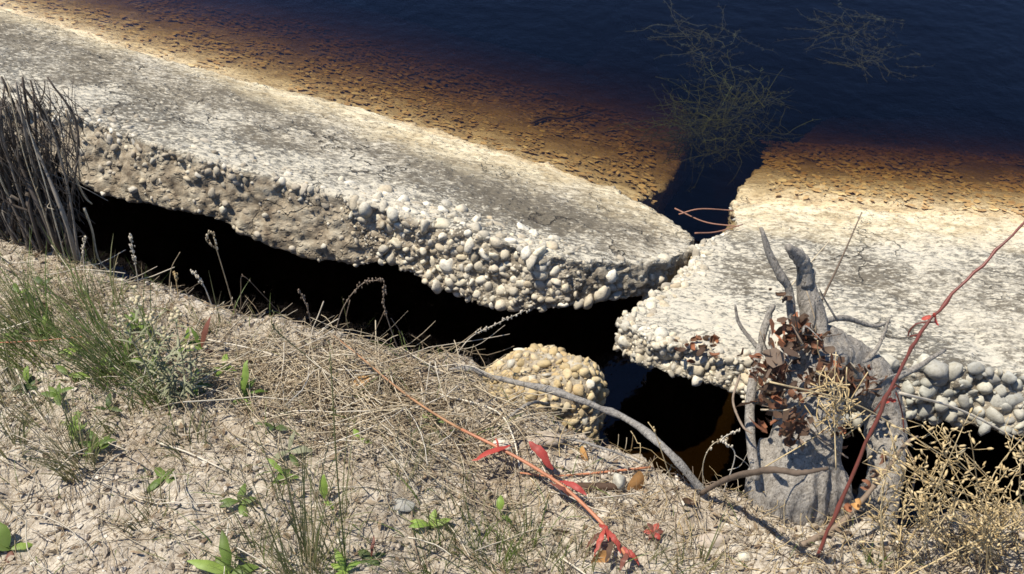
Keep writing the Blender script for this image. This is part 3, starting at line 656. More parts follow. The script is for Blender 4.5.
# ------------------------------------------------------------------ plants
def leafprof(n, w): 
    t = np.linspace(0, 1, n); return w*np.maximum(np.sin(np.pi*np.clip(t*.93+.05, 0, 1))**.8, .02)
def leaf_pts(base, az, el, length, droop=.5, n=8):
    p = [np.array(base, float)]; e = el
    for i in range(n-1):
        d = np.array((math.cos(az)*math.cos(e), math.sin(az)*math.cos(e), math.sin(e))); p.append(p[-1]+d*length/(n-1)); e -= droop/(n-1)*2
    return np.array(p)
def add_leaf(parent, base, az, el, length, width, m, droop=.5, name='leaf', roll=0.):
    pts = leaf_pts(base, az, el, length, droop*RS.uniform(.6, 1.6)); pts[2:] += RS.normal(size=(len(pts)-2, 3))*length*.015; b = MB(); side = np.array((-math.sin(az), math.cos(az), roll)); b.blade(pts, leafprof(len(pts), width), side)
    o = b.build(name, m); 
    if parent is not None: put(o, parent)
    return o
def tuft(px, py, n, h, label, m, lean=(0, 0), spread=.5, w=.0016, root=.02, curve=.6, seed=1, group='green grass tufts on the bank', name='grass_tuft'):
    rs = np.random.RandomState(seed); c = G(px, py); e = thing(name, c, label, 'grass', group); b = MB()
    for i in range(int(n*1.5)):
        a = rs.uniform(0, 6.28); rr = 1.3*root*rs.rand()**.5; bx, by = c[0]+rr*math.cos(a), c[1]+rr*math.sin(a); base = np.array((bx, by, gz(bx, by)-.004))
        L = 1.35*h*rs.uniform(.35, 1.05); out = np.array((math.cos(a), math.sin(a), 0))*rs.uniform(.1, 1)*spread+np.array((lean[0], lean[1], 0)); k = 7; t = np.linspace(0, 1, k)
        cv = rs.uniform(.2, 1.3)*curve; out = out+rs.normal(size=3)*np.array((.14, .14, 0))
        pts = base+np.outer(t, (0, 0, 1))*L*(1-.35*cv*t[:, None])+out[None]*(L*(t**(1+cv)))[:, None]
        b.blade(pts, .8*w*rs.uniform(.6, 1.3)*(1-t**2*.9), np.array((-math.sin(a+1), math.cos(a+1), .1)))
    o = b.build('blades', m, e); o['kind'] = 'stuff'; return e
tuft(78, 466, 60, .17, 'spiky olive grass tuft on bare sand at the lower left', M['rush'], (-.12, .1), .75, .0016, .03, .7, 1)
tuft(38, 352, 70, .2, 'dense dark green grass tuft at the left edge of the bank', M['grass'], (-.3, .1), .6, .002, .05, .8, 2)
tuft(118, 378, 60, .24, 'tall green grass leaning left beside the silvery plant', M['grass'], (-.5, .15), .35, .0018, .035, .7, 3)
tuft(160, 402, 36, .22, 'slim green grass clump at the foot of the silvery plant', M['grass'], (-.4, .1), .3, .0016, .025, .6, 4)
tuft(72, 306, 30, .13, 'small thin grass tuft below the dead shrub stems', M['rush'], (-.2, .1), .6, .0014, .04, .8, 5)
tuft(300, 572, 46, .3, 'tall sparse rush clump near the bottom edge', M['rush'], (-.04, .12), .38, .0016, .03, .35, 6)
tuft(335, 520, 12, .24, 'few thin upright rush stems above the rush clump', M['rush'], (-.03, .1), .22, .0013, .02, .3, 7)
tuft(490, 566, 40, .12, 'short fresh green grass tuft under the red-leaved stem', M['grass'], (-.05, .1), .55, .0014, .035, .7, 8)
tuft(455, 512, 24, .1, 'wispy grass tuft left of the red-leaved stem', M['rush'], (-.15, .1), .6, .0012, .04, .7, 9)
tuft(535, 572, 30, .1, 'low bright grass at the bottom edge beside red leaves', M['grass'], (.05, .1), .6, .0014, .05, .7, 10)
tuft(382, 392, 14, .09, 'thin grass wisp in the straw mat', M['rush'], (-.1, .1), .6, .0012, .02, .6, 11)
tuft(10, 452, 26, .12, 'short grass tuft cut by the left edge of the view', M['rush'], (.05, .1), .6, .0015, .03, .7, 12)
tuft(640, 560, 24, .11, 'sparse thin grass beside the small red rosette', M['rush'], (0, .1), .5, .0012, .05, .5, 13)
tuft(875, 566, 8, .07, 'few green blades at the foot of the red vine stem', M['leaf'], (0, .1), .4, .0017, .015, .5, 14)
tuft(215, 330, 16, .1, 'thin grass blades on the lip beside the reddish seedling', M['rush'], (-.2, .1), .5, .0012, .03, .6, 15)
tuft(385, 475, 16, .1, 'faint grass wisps right of the bright seedling', M['rush'], (-.1, .1), .6, .0011, .05, .6, 16)

tuft(22, 322, 44, 0.15, 'small green grass tuft behind the dense dark green grass', M['grass'], (-.15, .1), .6, .0016, .035, .8, 30)
tuft(92, 338, 40, 0.15, 'small green grass tuft right of the leafy sprout', M['grass'], (-.15, .1), .6, .0016, .035, .8, 31)
tuft(142, 352, 34, 0.14, 'small green grass tuft behind the slim green clump', M['grass'], (-.15, .1), .6, .0016, .035, .8, 32)
tuft(6, 396, 30, 0.13, 'small olive grass tuft at the left edge above the spiky tuft', M['rush'], (-.15, .1), .6, .0016, .035, .8, 33)
tuft(104, 304, 30, 0.12, 'small olive grass tuft below the hooked seed stalks on the left', M['rush'], (-.15, .1), .6, .0016, .035, .8, 34)
tuft(252, 566, 30, 0.13, 'small green grass tuft left of the tall rush clump at the bottom', M['grass'], (-.15, .1), .6, .0016, .035, .8, 35)
tuft(332, 574, 34, 0.12, 'small green grass tuft right of the tall rush clump at the bottom', M['grass'], (-.15, .1), .6, .0016, .035, .8, 36)
tuft(430, 566, 28, 0.11, 'small green grass tuft below the thin brown twig', M['grass'], (-.15, .1), .6, .0016, .035, .8, 37)
tuft(522, 548, 30, 0.10, 'small green grass tuft right of the fresh tuft', M['grass'], (-.15, .1), .6, .0016, .035, .8, 38)
tuft(466, 538, 34, 0.10, 'small green grass tuft under the lone standing leaf', M['grass'], (-.15, .1), .6, .0016, .035, .8, 39)
tuft(188, 446, 22, 0.10, 'small olive grass tuft below the bleached stalk', M['rush'], (-.15, .1), .6, .0016, .035, .8, 40)
tuft(120, 420, 22, 0.10, 'small olive grass tuft below the leaning tall grass', M['rush'], (-.15, .1), .6, .0016, .035, .8, 41)
tuft(570, 568, 26, 0.10, 'small olive grass tuft left of the red leaf cluster', M['rush'], (-.15, .1), .6, .0016, .035, .8, 42)
tuft(690, 566, 24, 0.10, 'small olive grass tuft below the pale clod', M['rush'], (-.15, .1), .6, .0016, .035, .8, 43)
tuft(35, 420, 26, 0.12, 'small olive grass tuft above the spiky tuft near the left edge', M['rush'], (-.15, .1), .6, .0016, .035, .8, 44)
tuft(262, 498, 18, 0.10, 'small olive grass tuft above the tall rush clump', M['rush'], (-.15, .1), .6, .0016, .035, .8, 45)
tuft(410, 470, 18, 0.08, 'small olive grass tuft right of the pair of yellow-green leaves', M['rush'], (-.15, .1), .6, .0016, .035, .8, 46)
tuft(150, 520, 20, 0.08, 'small olive grass tuft on bare sand right of the spiky tuft', M['rush'], (-.15, .1), .6, .0016, .035, .8, 47)

def seedling(px, py, label, leaves, stem=.03, m=None, group='broad-leaved seedlings on the bank'):
    c = G(px, py); e = thing('seedling', c, label, 'seedling', group); b = MB(); top = c+np.array((0, 0, stem))
    b.tube([c-np.array((0, 0, .005)), c+np.array((.002, 0, stem*.5)), top], [.0016, .0014, .001], 5); b.build('stem', m or M['leaf'], e)
    for (az, el, L, W, mm, hh) in leaves:
        L *= RS.uniform(.8, 1.15); W *= RS.uniform(.65, 1.0); az += 22*RS.normal(); el += 8*RS.normal()
        add_leaf(e, c+np.array((0, 0, stem*hh)), math.radians(az), math.radians(el), L, W, M[mm], .45)
    return e
seedling(203, 352, 'seedling with one upright reddish leaf on the lip of the bank', [(80, 75, .085, .010, 'purple', 1), (170, 25, .075, .010, 'leaf', .8), (130, 50, .06, .008, 'leaf', .6), (-20, -5, .045, .008, 'purple', .3)], .02)
seedling(246, 402, 'lance-leaved green seedling on the straw beside the silvery plant', [(95, 72, .075, .009, 'leaf_b', 1), (30, 25, .055, .007, 'leaf', .8), (60, 40, .06, .008, 'leaf', .6), (-70, 10, .06, .009, 'leaf_b', .4), (-110, 0, .06, .009, 'leaf', .3), (170, 15, .05, .007, 'leaf', .5)], .03)
seedling(325, 503, 'seedling with one bright upright oval leaf on the sand', [(105, 65, .062, .010, 'leaf_b', 1), (-10, 20, .035, .008, 'leaf_b', .4), (200, 10, .03, .007, 'leaf_d', .2), (-80, 5, .03, .007, 'purple', .2)], .012)
seedling(436, 420, 'bright lime leaf in the straw above the red-leaved stem', [(160, 20, .035, .011, 'leaf_b', 1), (10, 10, .028, .007, 'leaf_b', .6)], .012)
seedling(360, 441, 'small pair of yellow-green leaves in the straw mat', [(170, 15, .028, .008, 'leaf_b', 1), (-10, 10, .026, .007, 'leaf_b', .8)], .015)
seedling(165, 478, 'flat green rosette on the sand right of the spiky grass', [(a, 8, .045, .009, 'leaf', .5) for a in (10, 75, 140, 200, 265, 320)], .01)
seedling(12, 552, 'broad green leaves at the lower left corner', [(100, 55, .06, .014, 'leaf', 1), (10, 25, .05, .012, 'leaf_b', .6), (170, 25, .06, .014, 'leaf', .5), (-60, 5, .045, .011, 'purple', .3)], .02)
seedling(232, 578, 'large-leaved green seedling at the bottom edge', [(175, 20, .085, .012, 'leaf_b', .7), (95, 65, .07, .010, 'leaf', 1), (20, 25, .06, .011, 'leaf', .7), (130, 40, .05, .010, 'leaf', .5)], .03)
seedling(500, 516, 'lone green leaf standing above the fresh grass tuft', [(95, 60, .04, .009, 'leaf_b', 1), (0, 10, .03, .006, 'leaf', .2)], .02)
seedling(372, 560, 'dark green rosette with a reddish stem at the bottom edge', [(a, 12, .035, .009, 'leaf_d', .6) for a in (0, 60, 120, 185, 250, 305)]+[(90, 60, .05, .004, 'purple', 1)], .015)
seedling(290, 455, 'pale silvery-green leaves above the tall rush clump', [(165, 20, .06, .010, 'silver', .8), (20, 15, .06, .010, 'silver', .8), (90, 40, .04, .008, 'silver', 1), (-60, 5, .04, .008, 'leaf', .4)], .02)
seedling(128, 366, 'green leafy seedling among the grass on the left', [(100, 55, .05, .009, 'leaf', 1), (30, 20, .045, .010, 'leaf_b', .6), (-80, 5, .06, .011, 'leaf', .4), (180, 15, .05, .008, 'leaf', .5)], .025)
seedling(70, 378, 'leafy sprout under the dense dark green grass', [(20, 15, .05, .010, 'leaf_b', .6), (-70, 5, .05, .010, 'leaf', .4), (140, 25, .045, .009, 'leaf', .6)], .02)
seedling(398, 333, 'tiny green leaf at the rim of the void', [(0, 15, .03, .007, 'leaf_b', 1), (180, 15, .02, .006, 'leaf', .6)], .012)
seedling(22, 300, 'sprig of small leaves near the left edge below the dead shrub', [(20, 25, .04, .008, 'leaf_b', .7), (120, 35, .04, .008, 'leaf', .8), (230, 10, .035, .008, 'leaf', .4)], .03)
seedling(48, 335, 'leafy green sprout left of the leaning tall grass', [(a+0, 8, .034, .0085, 'leaf', .6) for a in (0, 75, 150, 215, 290)]+[(95, 60, .045, .008, 'leaf_b', 1)], .02)
seedling(104, 376, 'broad green sprout at the foot of the leaning grass', [(a+23, 17, .034, .0085, 'leaf_b', .6) for a in (0, 75, 150, 215, 290)]+[(95, 60, .045, .008, 'leaf_b', 1)], .02)
seedling(30, 388, 'leafy sprout at the left below the grass', [(a+46, 26, .034, .0085, 'leaf_d', .6) for a in (0, 75, 150, 215, 290)]+[(95, 60, .045, .008, 'leaf_b', 1)], .02)
seedling(188, 348, 'leafy sprout touching the reddish seedling', [(a+69, 8, .034, .0085, 'leaf', .6) for a in (0, 75, 150, 215, 290)]+[(95, 60, .045, .008, 'leaf_b', 1)], .02)
seedling(155, 372, 'sprout under the cream flower heads', [(a+184, 26, .034, .0085, 'leaf_d', .6) for a in (0, 75, 150, 215, 290)]+[(95, 60, .045, .008, 'leaf_b', 1)], .02)
seedling(285, 480, 'tiny rosette above the tall rush clump', [(a+207, 8, .034, .0085, 'leaf', .6) for a in (0, 75, 150, 215, 290)]+[(95, 60, .045, .008, 'leaf_b', 1)], .02)
seedling(345, 574, 'green rosette at the bottom edge right of the rush', [(a+230, 17, .034, .0085, 'leaf_b', .6) for a in (0, 75, 150, 215, 290)]+[(95, 60, .045, .008, 'leaf_b', 1)], .02)
seedling(14, 340, 'small weed at the left edge among dense green grass', [(a+0, 25, .042, .0078, 'leaf', .3+.1*q) for q, a in enumerate(range(0, 360, 72))], .028)
seedling(80, 352, 'small weed between the two left grass tufts', [(a+37, 34, .042, .0078, 'leaf_b', .3+.1*q) for q, a in enumerate(range(0, 360, 90))], .028)
seedling(60, 400, 'small weed on the sand below the left grass', [(a+74, 43, .042, .0078, 'leaf', .3+.1*q) for q, a in enumerate(range(0, 360, 60))], .028)
seedling(110, 412, 'small weed left of the slim green clump', [(a+111, 52, .042, .0078, 'leaf_d', .3+.1*q) for q, a in enumerate(range(0, 360, 120))], .028)
seedling(195, 390, 'small weed at the right of the silvery plant', [(a+148, 25, .042, .0078, 'leaf', .3+.1*q) for q, a in enumerate(range(0, 360, 72))], .028)
seedling(225, 372, 'small weed in the straw left of the lance-leaved seedling', [(a+185, 34, .042, .0078, 'leaf_b', .3+.1*q) for q, a in enumerate(range(0, 360, 90))], .028)
seedling(140, 330, 'small weed behind the cream flower heads', [(a+222, 43, .042, .0078, 'leaf', .3+.1*q) for q, a in enumerate(range(0, 360, 60))], .028)
seedling(45, 290, 'small weed just below the dead shrub', [(a+259, 52, .042, .0078, 'leaf_d', .3+.1*q) for q, a in enumerate(range(0, 360, 120))], .028)
seedling(240, 505, 'small weed left of the bright upright leaf', [(a+296, 25, .042, .0078, 'leaf', .3+.1*q) for q, a in enumerate(range(0, 360, 72))], .028)
seedling(430, 530, 'small weed right of the grey flat stone', [(a+333, 34, .042, .0078, 'leaf_b', .3+.1*q) for q, a in enumerate(range(0, 360, 90))], .028)
seedling(100, 450, 'small weed touching the spiky olive tuft', [(a+370, 43, .042, .0078, 'leaf', .3+.1*q) for q, a in enumerate(range(0, 360, 60))], .028)
seedling(275, 430, 'small weed under the lance-leaved seedling', [(a+407, 52, .042, .0078, 'leaf_d', .3+.1*q) for q, a in enumerate(range(0, 360, 120))], .028)
# feathery little plant
c = G(75, 436); fe = thing('feathery_plant', c, 'feathery lime green plantlet on the sand above the spiky grass', 'plant'); rs = np.random.RandomState(5); b = MB()
for i in range(9):
    a = rs.uniform(0, 6.28); st = leaf_pts(c, a, rs.uniform(.7, 1.4), rs.uniform(.03, .06), .3, 9); b.tube(st, .0008, 3)
    for j in range(2, 9):
        for k in range(4):
            q = rs.uniform(0, 6.28); b.blade(leaf_pts(st[j], q, .5, .012, .2, 3), [.0006, .0006, .0002], (-math.sin(q), math.cos(q), 0))
o = b.build('fronds', M['leaf_b'], fe); o['kind'] = 'stuff'
# silvery cudweed-like plant with cream heads
c = G(180, 408); sp = thing('silvery_plant', c, 'silvery grey plant with cream fluffy flower heads on the left bank', 'plant'); rs = np.random.RandomState(9)
for i, (tx, ty) in enumerate([(122, 322), (150, 318), (136, 300), (165, 335), (190, 350), (205, 372), (150, 352), (175, 318), (215, 395)]):
    y0 = c[1]+rs.uniform(-.03, .05); tip = V(tx, ty, y0+.08); st = spline([c+rs.normal(size=3)*np.array((.015, .015, 0)), (c+tip)/2+rs.normal(size=3)*.008, tip], 14); b = MB(); b.tube(st, np.linspace(.0018, .001, 14), 5)
    for j in range(2, 13):
        for k in range(2):
            a = rs.uniform(0, 6.28); pts = leaf_pts(st[j], a, rs.uniform(.2, .9), rs.uniform(.025, .05), .6, 6); b.blade(pts, leafprof(6, .0022), (-math.sin(a), math.cos(a), 0))
    so = b.build('stem', M['silver'], sp)
    if i < 8:
        fb = MB()
        for k in range(9):
            v, f = ICO1; q = tip+rs.normal(size=3)*.008+np.array((0, 0, .003)); fb.add(v*rs.uniform(.003, .006)*np.array((1, 1, 1.1))+q, f)
        fb.build('flower_head', M['cream'], sp)
# dry seed stalks standing dark-side up against the void
def stalk(pts, label, m, r=.0013, seeds=0, lean=.05, seed=0, group='dry stalks rising against the void', cat='stalk', name='dry_stalk', branches=()):
    rs = np.random.RandomState(seed); c = GS(*pts[0]); n = len(pts); P_ = [c-np.array((0, 0, .01))]
    for i, (x, y) in enumerate(pts[1:]): P_.append(V(x, y, c[1]+lean*(i+1)/(n-1)))
    e = thing(name, c, label, cat, group); st = spline(P_, 8*(n-1)); b = MB(); b.tube(st, np.linspace(r*1.2, r*.6, len(st)), 5)
    for br in branches:
        q = [V(x, y, c[1]+lean*.6) for x, y in br]; b.tube(spline(q, 8), np.linspace(r*.8, r*.4, 8), 4)
    b.build('stem', m, e)
    if seeds:
        sb = MB(); v, f = ICO1
        for i in range(seeds):
            q = st[min(len(st)-1, int(len(st)*rs.uniform(.45, 1)))]+rs.normal(size=3)*.0022; a = rs.uniform(0, 6.28); sb.add(v*np.array((.0016, .0016, .004))*rs.uniform(.8, 1.5)+q, f)
        o = sb.build('seeds', m, e); o['kind'] = 'stuff'
    return e
stalk([(84, 276), (83, 252), (85, 237)], 'short pale seed spike, first from the dead shrub', M['paleStraw'], .0012, 26, .02, 1)
stalk([(139, 292), (135, 262), (130, 234)], 'pale seed spike curving left against the black void', M['paleStraw'], .0012, 40, .02, 2)
stalk([(168, 292), (171, 270), (180, 252)], 'thin bare stem leaning right in front of the void', M['straw'], .001, 0, .02, 3)
stalk([(236, 306), (226, 280), (217, 250), (212, 232), (206, 240), (217, 249)], 'tall seed stalk with a hooked tip before the void', M['straw'], .0012, 30, .02, 4)
stalk([(213, 302), (203, 284), (191, 271)], 'short whitish seed spike left of the hooked stalk', M['paleStraw'], .0013, 30, .02, 5)
stalk([(178, 296), (176, 280), (174, 272)], 'stubby tan seed spike near the lip', M['tan'], .0013, 16, .02, 6)
stalk([(240, 312), (241, 290), (243, 276), (262, 294), (288, 322)], 'broken stem bent over to the right at the rim', M['twig'], .001, 4, .02, 7)
stalk([(314, 334), (308, 310), (299, 290)], 'dark seed spike leaning left above the straw mat', M['twig'], .0012, 26, .02, 8)
stalk([(332, 336), (342, 310), (362, 284), (384, 280)], 'arching twig with small buds over the void', M['twig'], .0012, 40, .02, 9, branches=[((350, 300), (346, 320), (351, 335))])
stalk([(400, 345), (385, 310), (384, 284)], 'budded twig meeting the arching one at its tip', M['twig'], .0011, 24, .02, 10, branches=[((385, 310), (378, 325), (372, 338)), ((391, 318), (412, 350), (425, 372))])
stalk([(452, 352), (470, 338), (492, 326), (526, 310)], 'feathery pale stalk reaching right over the black gap', M['paleStraw'], .0012, 50, .06, 11, branches=[((455, 350), (478, 345), (505, 325))])
stalk([(330, 372), (276, 330), (274, 312)], 'thin green rush stem with a yellow tip in front of the void', M['rush'], .0012, 8, .02, 12)
stalk([(345, 560), (337, 470), (333, 400), (330, 352)], 'single tall rush rising from the rush clump', M['rush'], .0014, 10, .1, 13)
stalk([(690, 520), (668, 470), (656, 435), (648, 422)], 'thin pale stem standing by the grey root end', M['tan'], .0011, 4, .05, 14)
stalk([(722, 492), (735, 455), (722, 440), (738, 430)], 'curly seed sprig before the black hole left of the stump', M['paleStraw'], .0011, 20, .03, 15, branches=[((735, 455), (745, 462), (752, 470)), ((728, 470), (740, 466), (748, 452))])
stalk([(705, 494), (703, 465), (712, 445), (728, 438)], 'thin crooked sprig beside the curly seed sprig', M['straw'], .001, 18, .03, 16)

# straws lying on the ground that one can pick out
def lying(pts, label, m, r, lift=.012, name='dry_stalk', group='bleached stalks lying on the bank', cat='stalk', taper=.7, arch=.0):
    P_ = [G(x, y, lift) for x, y in pts]; c = P_[0].copy(); st = spline(P_, 7*(len(pts)-1)+1)
    g = gzv(st[:, 0], st[:, 1]); t = np.linspace(0, 1, len(st)); st[:, 2] = np.maximum(st[:, 2], g+r)+arch*np.sin(np.pi*t)
    b = MB(); b.tube(st, np.linspace(r, r*taper, len(st)), 6); o = b.build(name, m)
    return tag(o, label, cat, group)
lying([(158, 445), (190, 456), (228, 474)], 'bleached stalk below the silvery plant', M['paleStraw'], .0021)
lying([(300, 424), (360, 431), (420, 446), (452, 464)], 'long pale stalk running into the sand left of the red leaf', M['paleStraw'], .0021)
lying([(345, 343), (372, 337), (398, 333)], 'pale stalk sticking out at the rim of the void', M['paleStraw'], .0018)
lying([(386, 312), (414, 350), (424, 408)], 'pale stalk crossing the straw mat downwards', M['paleStraw'], .0022, .02)
lying([(440, 400), (494, 416), (512, 440), (520, 474)], 'kinked bleached stalk above the red leaves', M['paleStraw'], .0024, .02)
lying([(300, 494), (345, 490), (393, 492)], 'thin pale stalk beside the bright upright leaf', M['paleStraw'], .0016)
lying([(412, 512), (414, 540), (422, 574)], 'thin brown twig lying on the sand near the bottom', M['twig'], .0016, .008)
lying([(0, 356), (45, 353), (92, 350)], 'orange dry stem lying across the dark green grass', M['orangestem'], .0017, .045)
lying([(330, 398), (300, 366), (270, 350)], 'pale straw pointing to the lip of the bank', M['paleStraw'], .0018, .02)
lying([(18, 372), (30, 400), (46, 424)], 'short bleached stalk at the left below the grass', M['paleStraw'], .0019)
lying([(210, 345), (262, 356), (305, 372)], 'long straw beside the reddish seedling', M['paleStraw'], .0017, .02)
lying([(240, 440), (300, 452), (340, 440)], 'curved pale stalk above the bright upright leaf', M['paleStraw'], .0015)
lying([(470, 560), (455, 535), (440, 520)], 'short pale straw left of the fresh grass tuft', M['paleStraw'], .0016)
lying([(560, 560), (585, 578), (600, 590)], 'white straw at the bottom edge under the red leaves', M['paleStraw'], .002)
lying([(60, 455), (120, 462), (150, 470)], 'grey stalk behind the spiky grass tuft', M['straw'], .0016)
lying([(650, 470), (560, 480), (520, 476)], 'orange-brown stick behind the red-leaved stem', M['orangestem'], .0028, .012)
lying([(430, 470), (500, 520), (545, 560)], 'dark twig below the red-leaved stem', M['twig'], .0018, .006)
lying([(0, 268), (60, 300), (110, 330)], 'brown stem lying below the dead shrub', M['twig'], .0018, .02)

# ------------------------------------------------------------------ dead shrub at the left
c = GS(48, 248); ds = thing('dead_shrub', c, 'bundle of dry grey-brown shrub stems at the left edge beside the slab', 'shrub'); rs = np.random.RandomState(21)
for i in range(135):
    bx = rs.uniform(-25, 80); by = 232+max(bx, -10)*.3+rs.uniform(-8, 12); base = GS(bx, by); y1 = base[1]+rs.uniform(.02, .16)
    tx = bx*.66-16+rs.normal()*15; ty = 76+abs(rs.normal())*40+(0 if rs.rand() < .75 else rs.uniform(20, 90)); tx = min(tx, 40+rs.uniform(5, 34))
    tip = V(tx, ty, y1); wv = .014 if rs.rand() < .6 else .026
    st = spline([base-np.array((0, 0, .02)), base*.67+tip*.33+rs.normal(size=3)*wv, base*.33+tip*.67+rs.normal(size=3)*wv, tip], 16)
    r = rs.uniform(.0026, .0058) if rs.rand() < .55 else rs.uniform(.0011, .0026)
    b = MB(); b.tube(st, np.linspace(r*1.2, r*.5, 16)*(1+.12*rs.normal(size=16)), 6)
    for _ in range(rs.randint(0, 3)):
        k = rs.randint(5, 15); d = st[k]-st[k-1]; d = d/np.linalg.norm(d)+rs.normal(size=3)*.5; b.tube(spline([st[k], st[k]+d*.03, st[k]+d*.06+rs.normal(size=3)*.012], 6), np.linspace(r*.5, r*.25, 6), 4)
    b.build('stem', M['deadstem'] if rs.rand() < .9 else M['straw'], ds)
for i, pts in enumerate([[(84, 208), (92, 230), (100, 262), (125, 282)], [(60, 150), (74, 175), (84, 196), (92, 204)], [(20, 230), (50, 262), (88, 275)], [(66, 110), (76, 150), (80, 180)], [(5, 180), (15, 205), (24, 215)]]):
    b = MB(); y0 = c[1]+.03; b.tube(spline([V(x, y, y0+.02*i) for x, y in pts], 14), np.linspace(.0035, .002, 14), 5); b.build('stem', M['straw'], ds)

b = MB()
for i in range(420):
    q = V(rs.uniform(-20, 80), rs.uniform(95, 260), c[1]+rs.uniform(-.02, .14)); d = np.array((rs.normal()*.35-.1, rs.normal()*.3, 1))*rs.uniform(.015, .06); b.tube(spline([q-d, q+rs.normal(size=3)*.006, q+d], 5), [.0012, .0011, .001, .0009, .0005], 3)
o = b.build('fibres', M['deadstem'], ds); o['kind'] = 'stuff'
# ------------------------------------------------------------------ driftwood stump, roots and caught leaves
def hull(paths, voxel, amp, seed, m, name, parent, sides=14):
    b = MB()
    for pts, rad, k in paths:
        st = spline(pts, k); rr = np.interp(np.linspace(0, 1, k), np.linspace(0, 1, len(rad)), rad); b.tube(st, rr, sides)
    v = np.concatenate(b.v); me, co, no = remesh(v, b.f, voxel)
    q = co*np.array((1, .6, .6)); d = amp*fbm(co*9, 3, seed)+amp*.8*fbm(q*np.array((70, 50, 9)), 3, seed+3)-amp*1.6*np.clip(fbm(q*np.array((30, 24, 6)), 2, seed+9)-.35, 0, 1)
    me.vertices.foreach_set('co', (co+no*d[:, None]).ravel().astype(np.float32)); me.update(); me.materials.clear(); me.materials.append(m)
    me.polygons.foreach_set('use_smooth', np.ones(len(me.polygons), bool)); o = bpy.data.objects.new(name, me); COL.objects.link(o); put(o, parent); return o
sc_ = GS(795, 506); stump = thing('driftwood_stump', sc_, 'weathered grey driftwood stump with broken branches at the edge of the bank', 'stump')
Y0 = sc_[1]
W = lambda x, y, dy: V(x, y, Y0+dy)
hull([([W(790, 525, .03), W(797, 490, .04), W(802, 455, .09), W(810, 410, .17), W(824, 362, .28), W(830, 345, .32)], [.09, .08, .074, .063, .052, .028], 24),
      ([W(772, 515, .02), W(768, 480, .06), W(776, 440, .12)], [.055, .048, .03], 10), ([W(835, 515, .02), W(826, 480, .05), W(816, 440, .11)], [.045, .045, .03], 10),
      ([W(820, 362, .29), W(848, 362, .33), W(872, 388, .3), W(886, 425, .24), W(884, 480, .12), W(872, 520, .05)], [.052, .058, .052, .044, .04, .045], 24),
      ([W(850, 350, .35), W(820, 345, .33), W(790, 380, .24)], [.03, .04, .025], 12),
      ([W(818, 368, .27), W(812, 325, .34), W(806, 292, .38), W(805, 270, .4)], [.045, .028, .021, .02], 14)], .0055, .007, 71, M['wood'], 'trunk', stump)
def branch(pts, rad, m='wood', sides=8, name='branch', wob=.1, seed=0, parent=stump, k=20):
    b = MB(); st = spline(pts, k); rr = .8*np.interp(np.linspace(0, 1, k), np.linspace(0, 1, len(rad)), rad)*(1+.5*wob*np.random.RandomState(seed).normal(size=k)); st = st+np.random.RandomState(seed+9).normal(size=(k, 3))*rr.mean()*.05
    b.tube(st, rr, sides); return b.build(name, M[m], parent)
branch([W(806, 284, .385), W(804, 266, .4), W(797, 255, .4), W(787, 247, .39)], [.021, .02, .019, .009], seed=1, sides=10)
branch([W(812, 350, .29), W(794, 325, .33), W(789, 290, .37), W(781, 276, .38), W(770, 255, .4), W(761, 228, .42)], [.017, .013, .011, .012, .010, .005], seed=2)
branch([W(800, 400, .2), W(776, 362, .27), W(762, 345, .3), W(768, 318, .34), W(774, 305, .35)], [.017, .013, .010, .010, .006], seed=3)
branch([W(756, 480, .03), W(750, 430, .12), W(752, 385, .2), W(760, 345, .28)], [.012, .013, .012, .008], seed=4)
branch([W(760, 350, .28), W(740, 325, .32), W(735, 305, .34)], [.006, .005, .003], seed=5)
branch([W(845, 400, .24), W(880, 384, .28), W(912, 370, .33), W(945, 350, .4)], [.012, .010, .009, .005], seed=6)
branch([W(830, 395, .22), W(862, 385, .25), W(905, 372, .3)], [.005, .004, .003], 'root', seed=7)
branch([W(822, 322, .34), W(845, 318, .38), W(872, 326, .4), W(890, 322, .42)], [.009, .008, .006, .003], seed=8)
branch([W(792, 352, .28), W(810, 330, .33), W(822, 300, .4), W(840, 262, .44), W(862, 212, .5)], [.004, .003, .003, .0025, .0014], 'twig', seed=9)
branch([W(836, 345, .3), W(858, 362, .3), W(876, 350, .33), W(890, 318, .38)], [.010, .008, .006, .003], seed=10)
branch([W(775, 380, .2), W(796, 350, .27), W(815, 345, .3)], [.008, .007, .004], seed=11)
branch([W(740, 375, .22), W(733, 400, .16), W(742, 425, .1), W(752, 434, .08)], [.003, .003, .003, .002], 'twig', seed=12)
branch([W(800, 420, .1), W(822, 440, .07), W(848, 458, .05)], [.003, .0028, .002], 'twig', seed=13)
branch([W(780, 300, .37), W(800, 275, .44), W(830, 240, .5)], [.002, .002, .001], 'straw', seed=14)

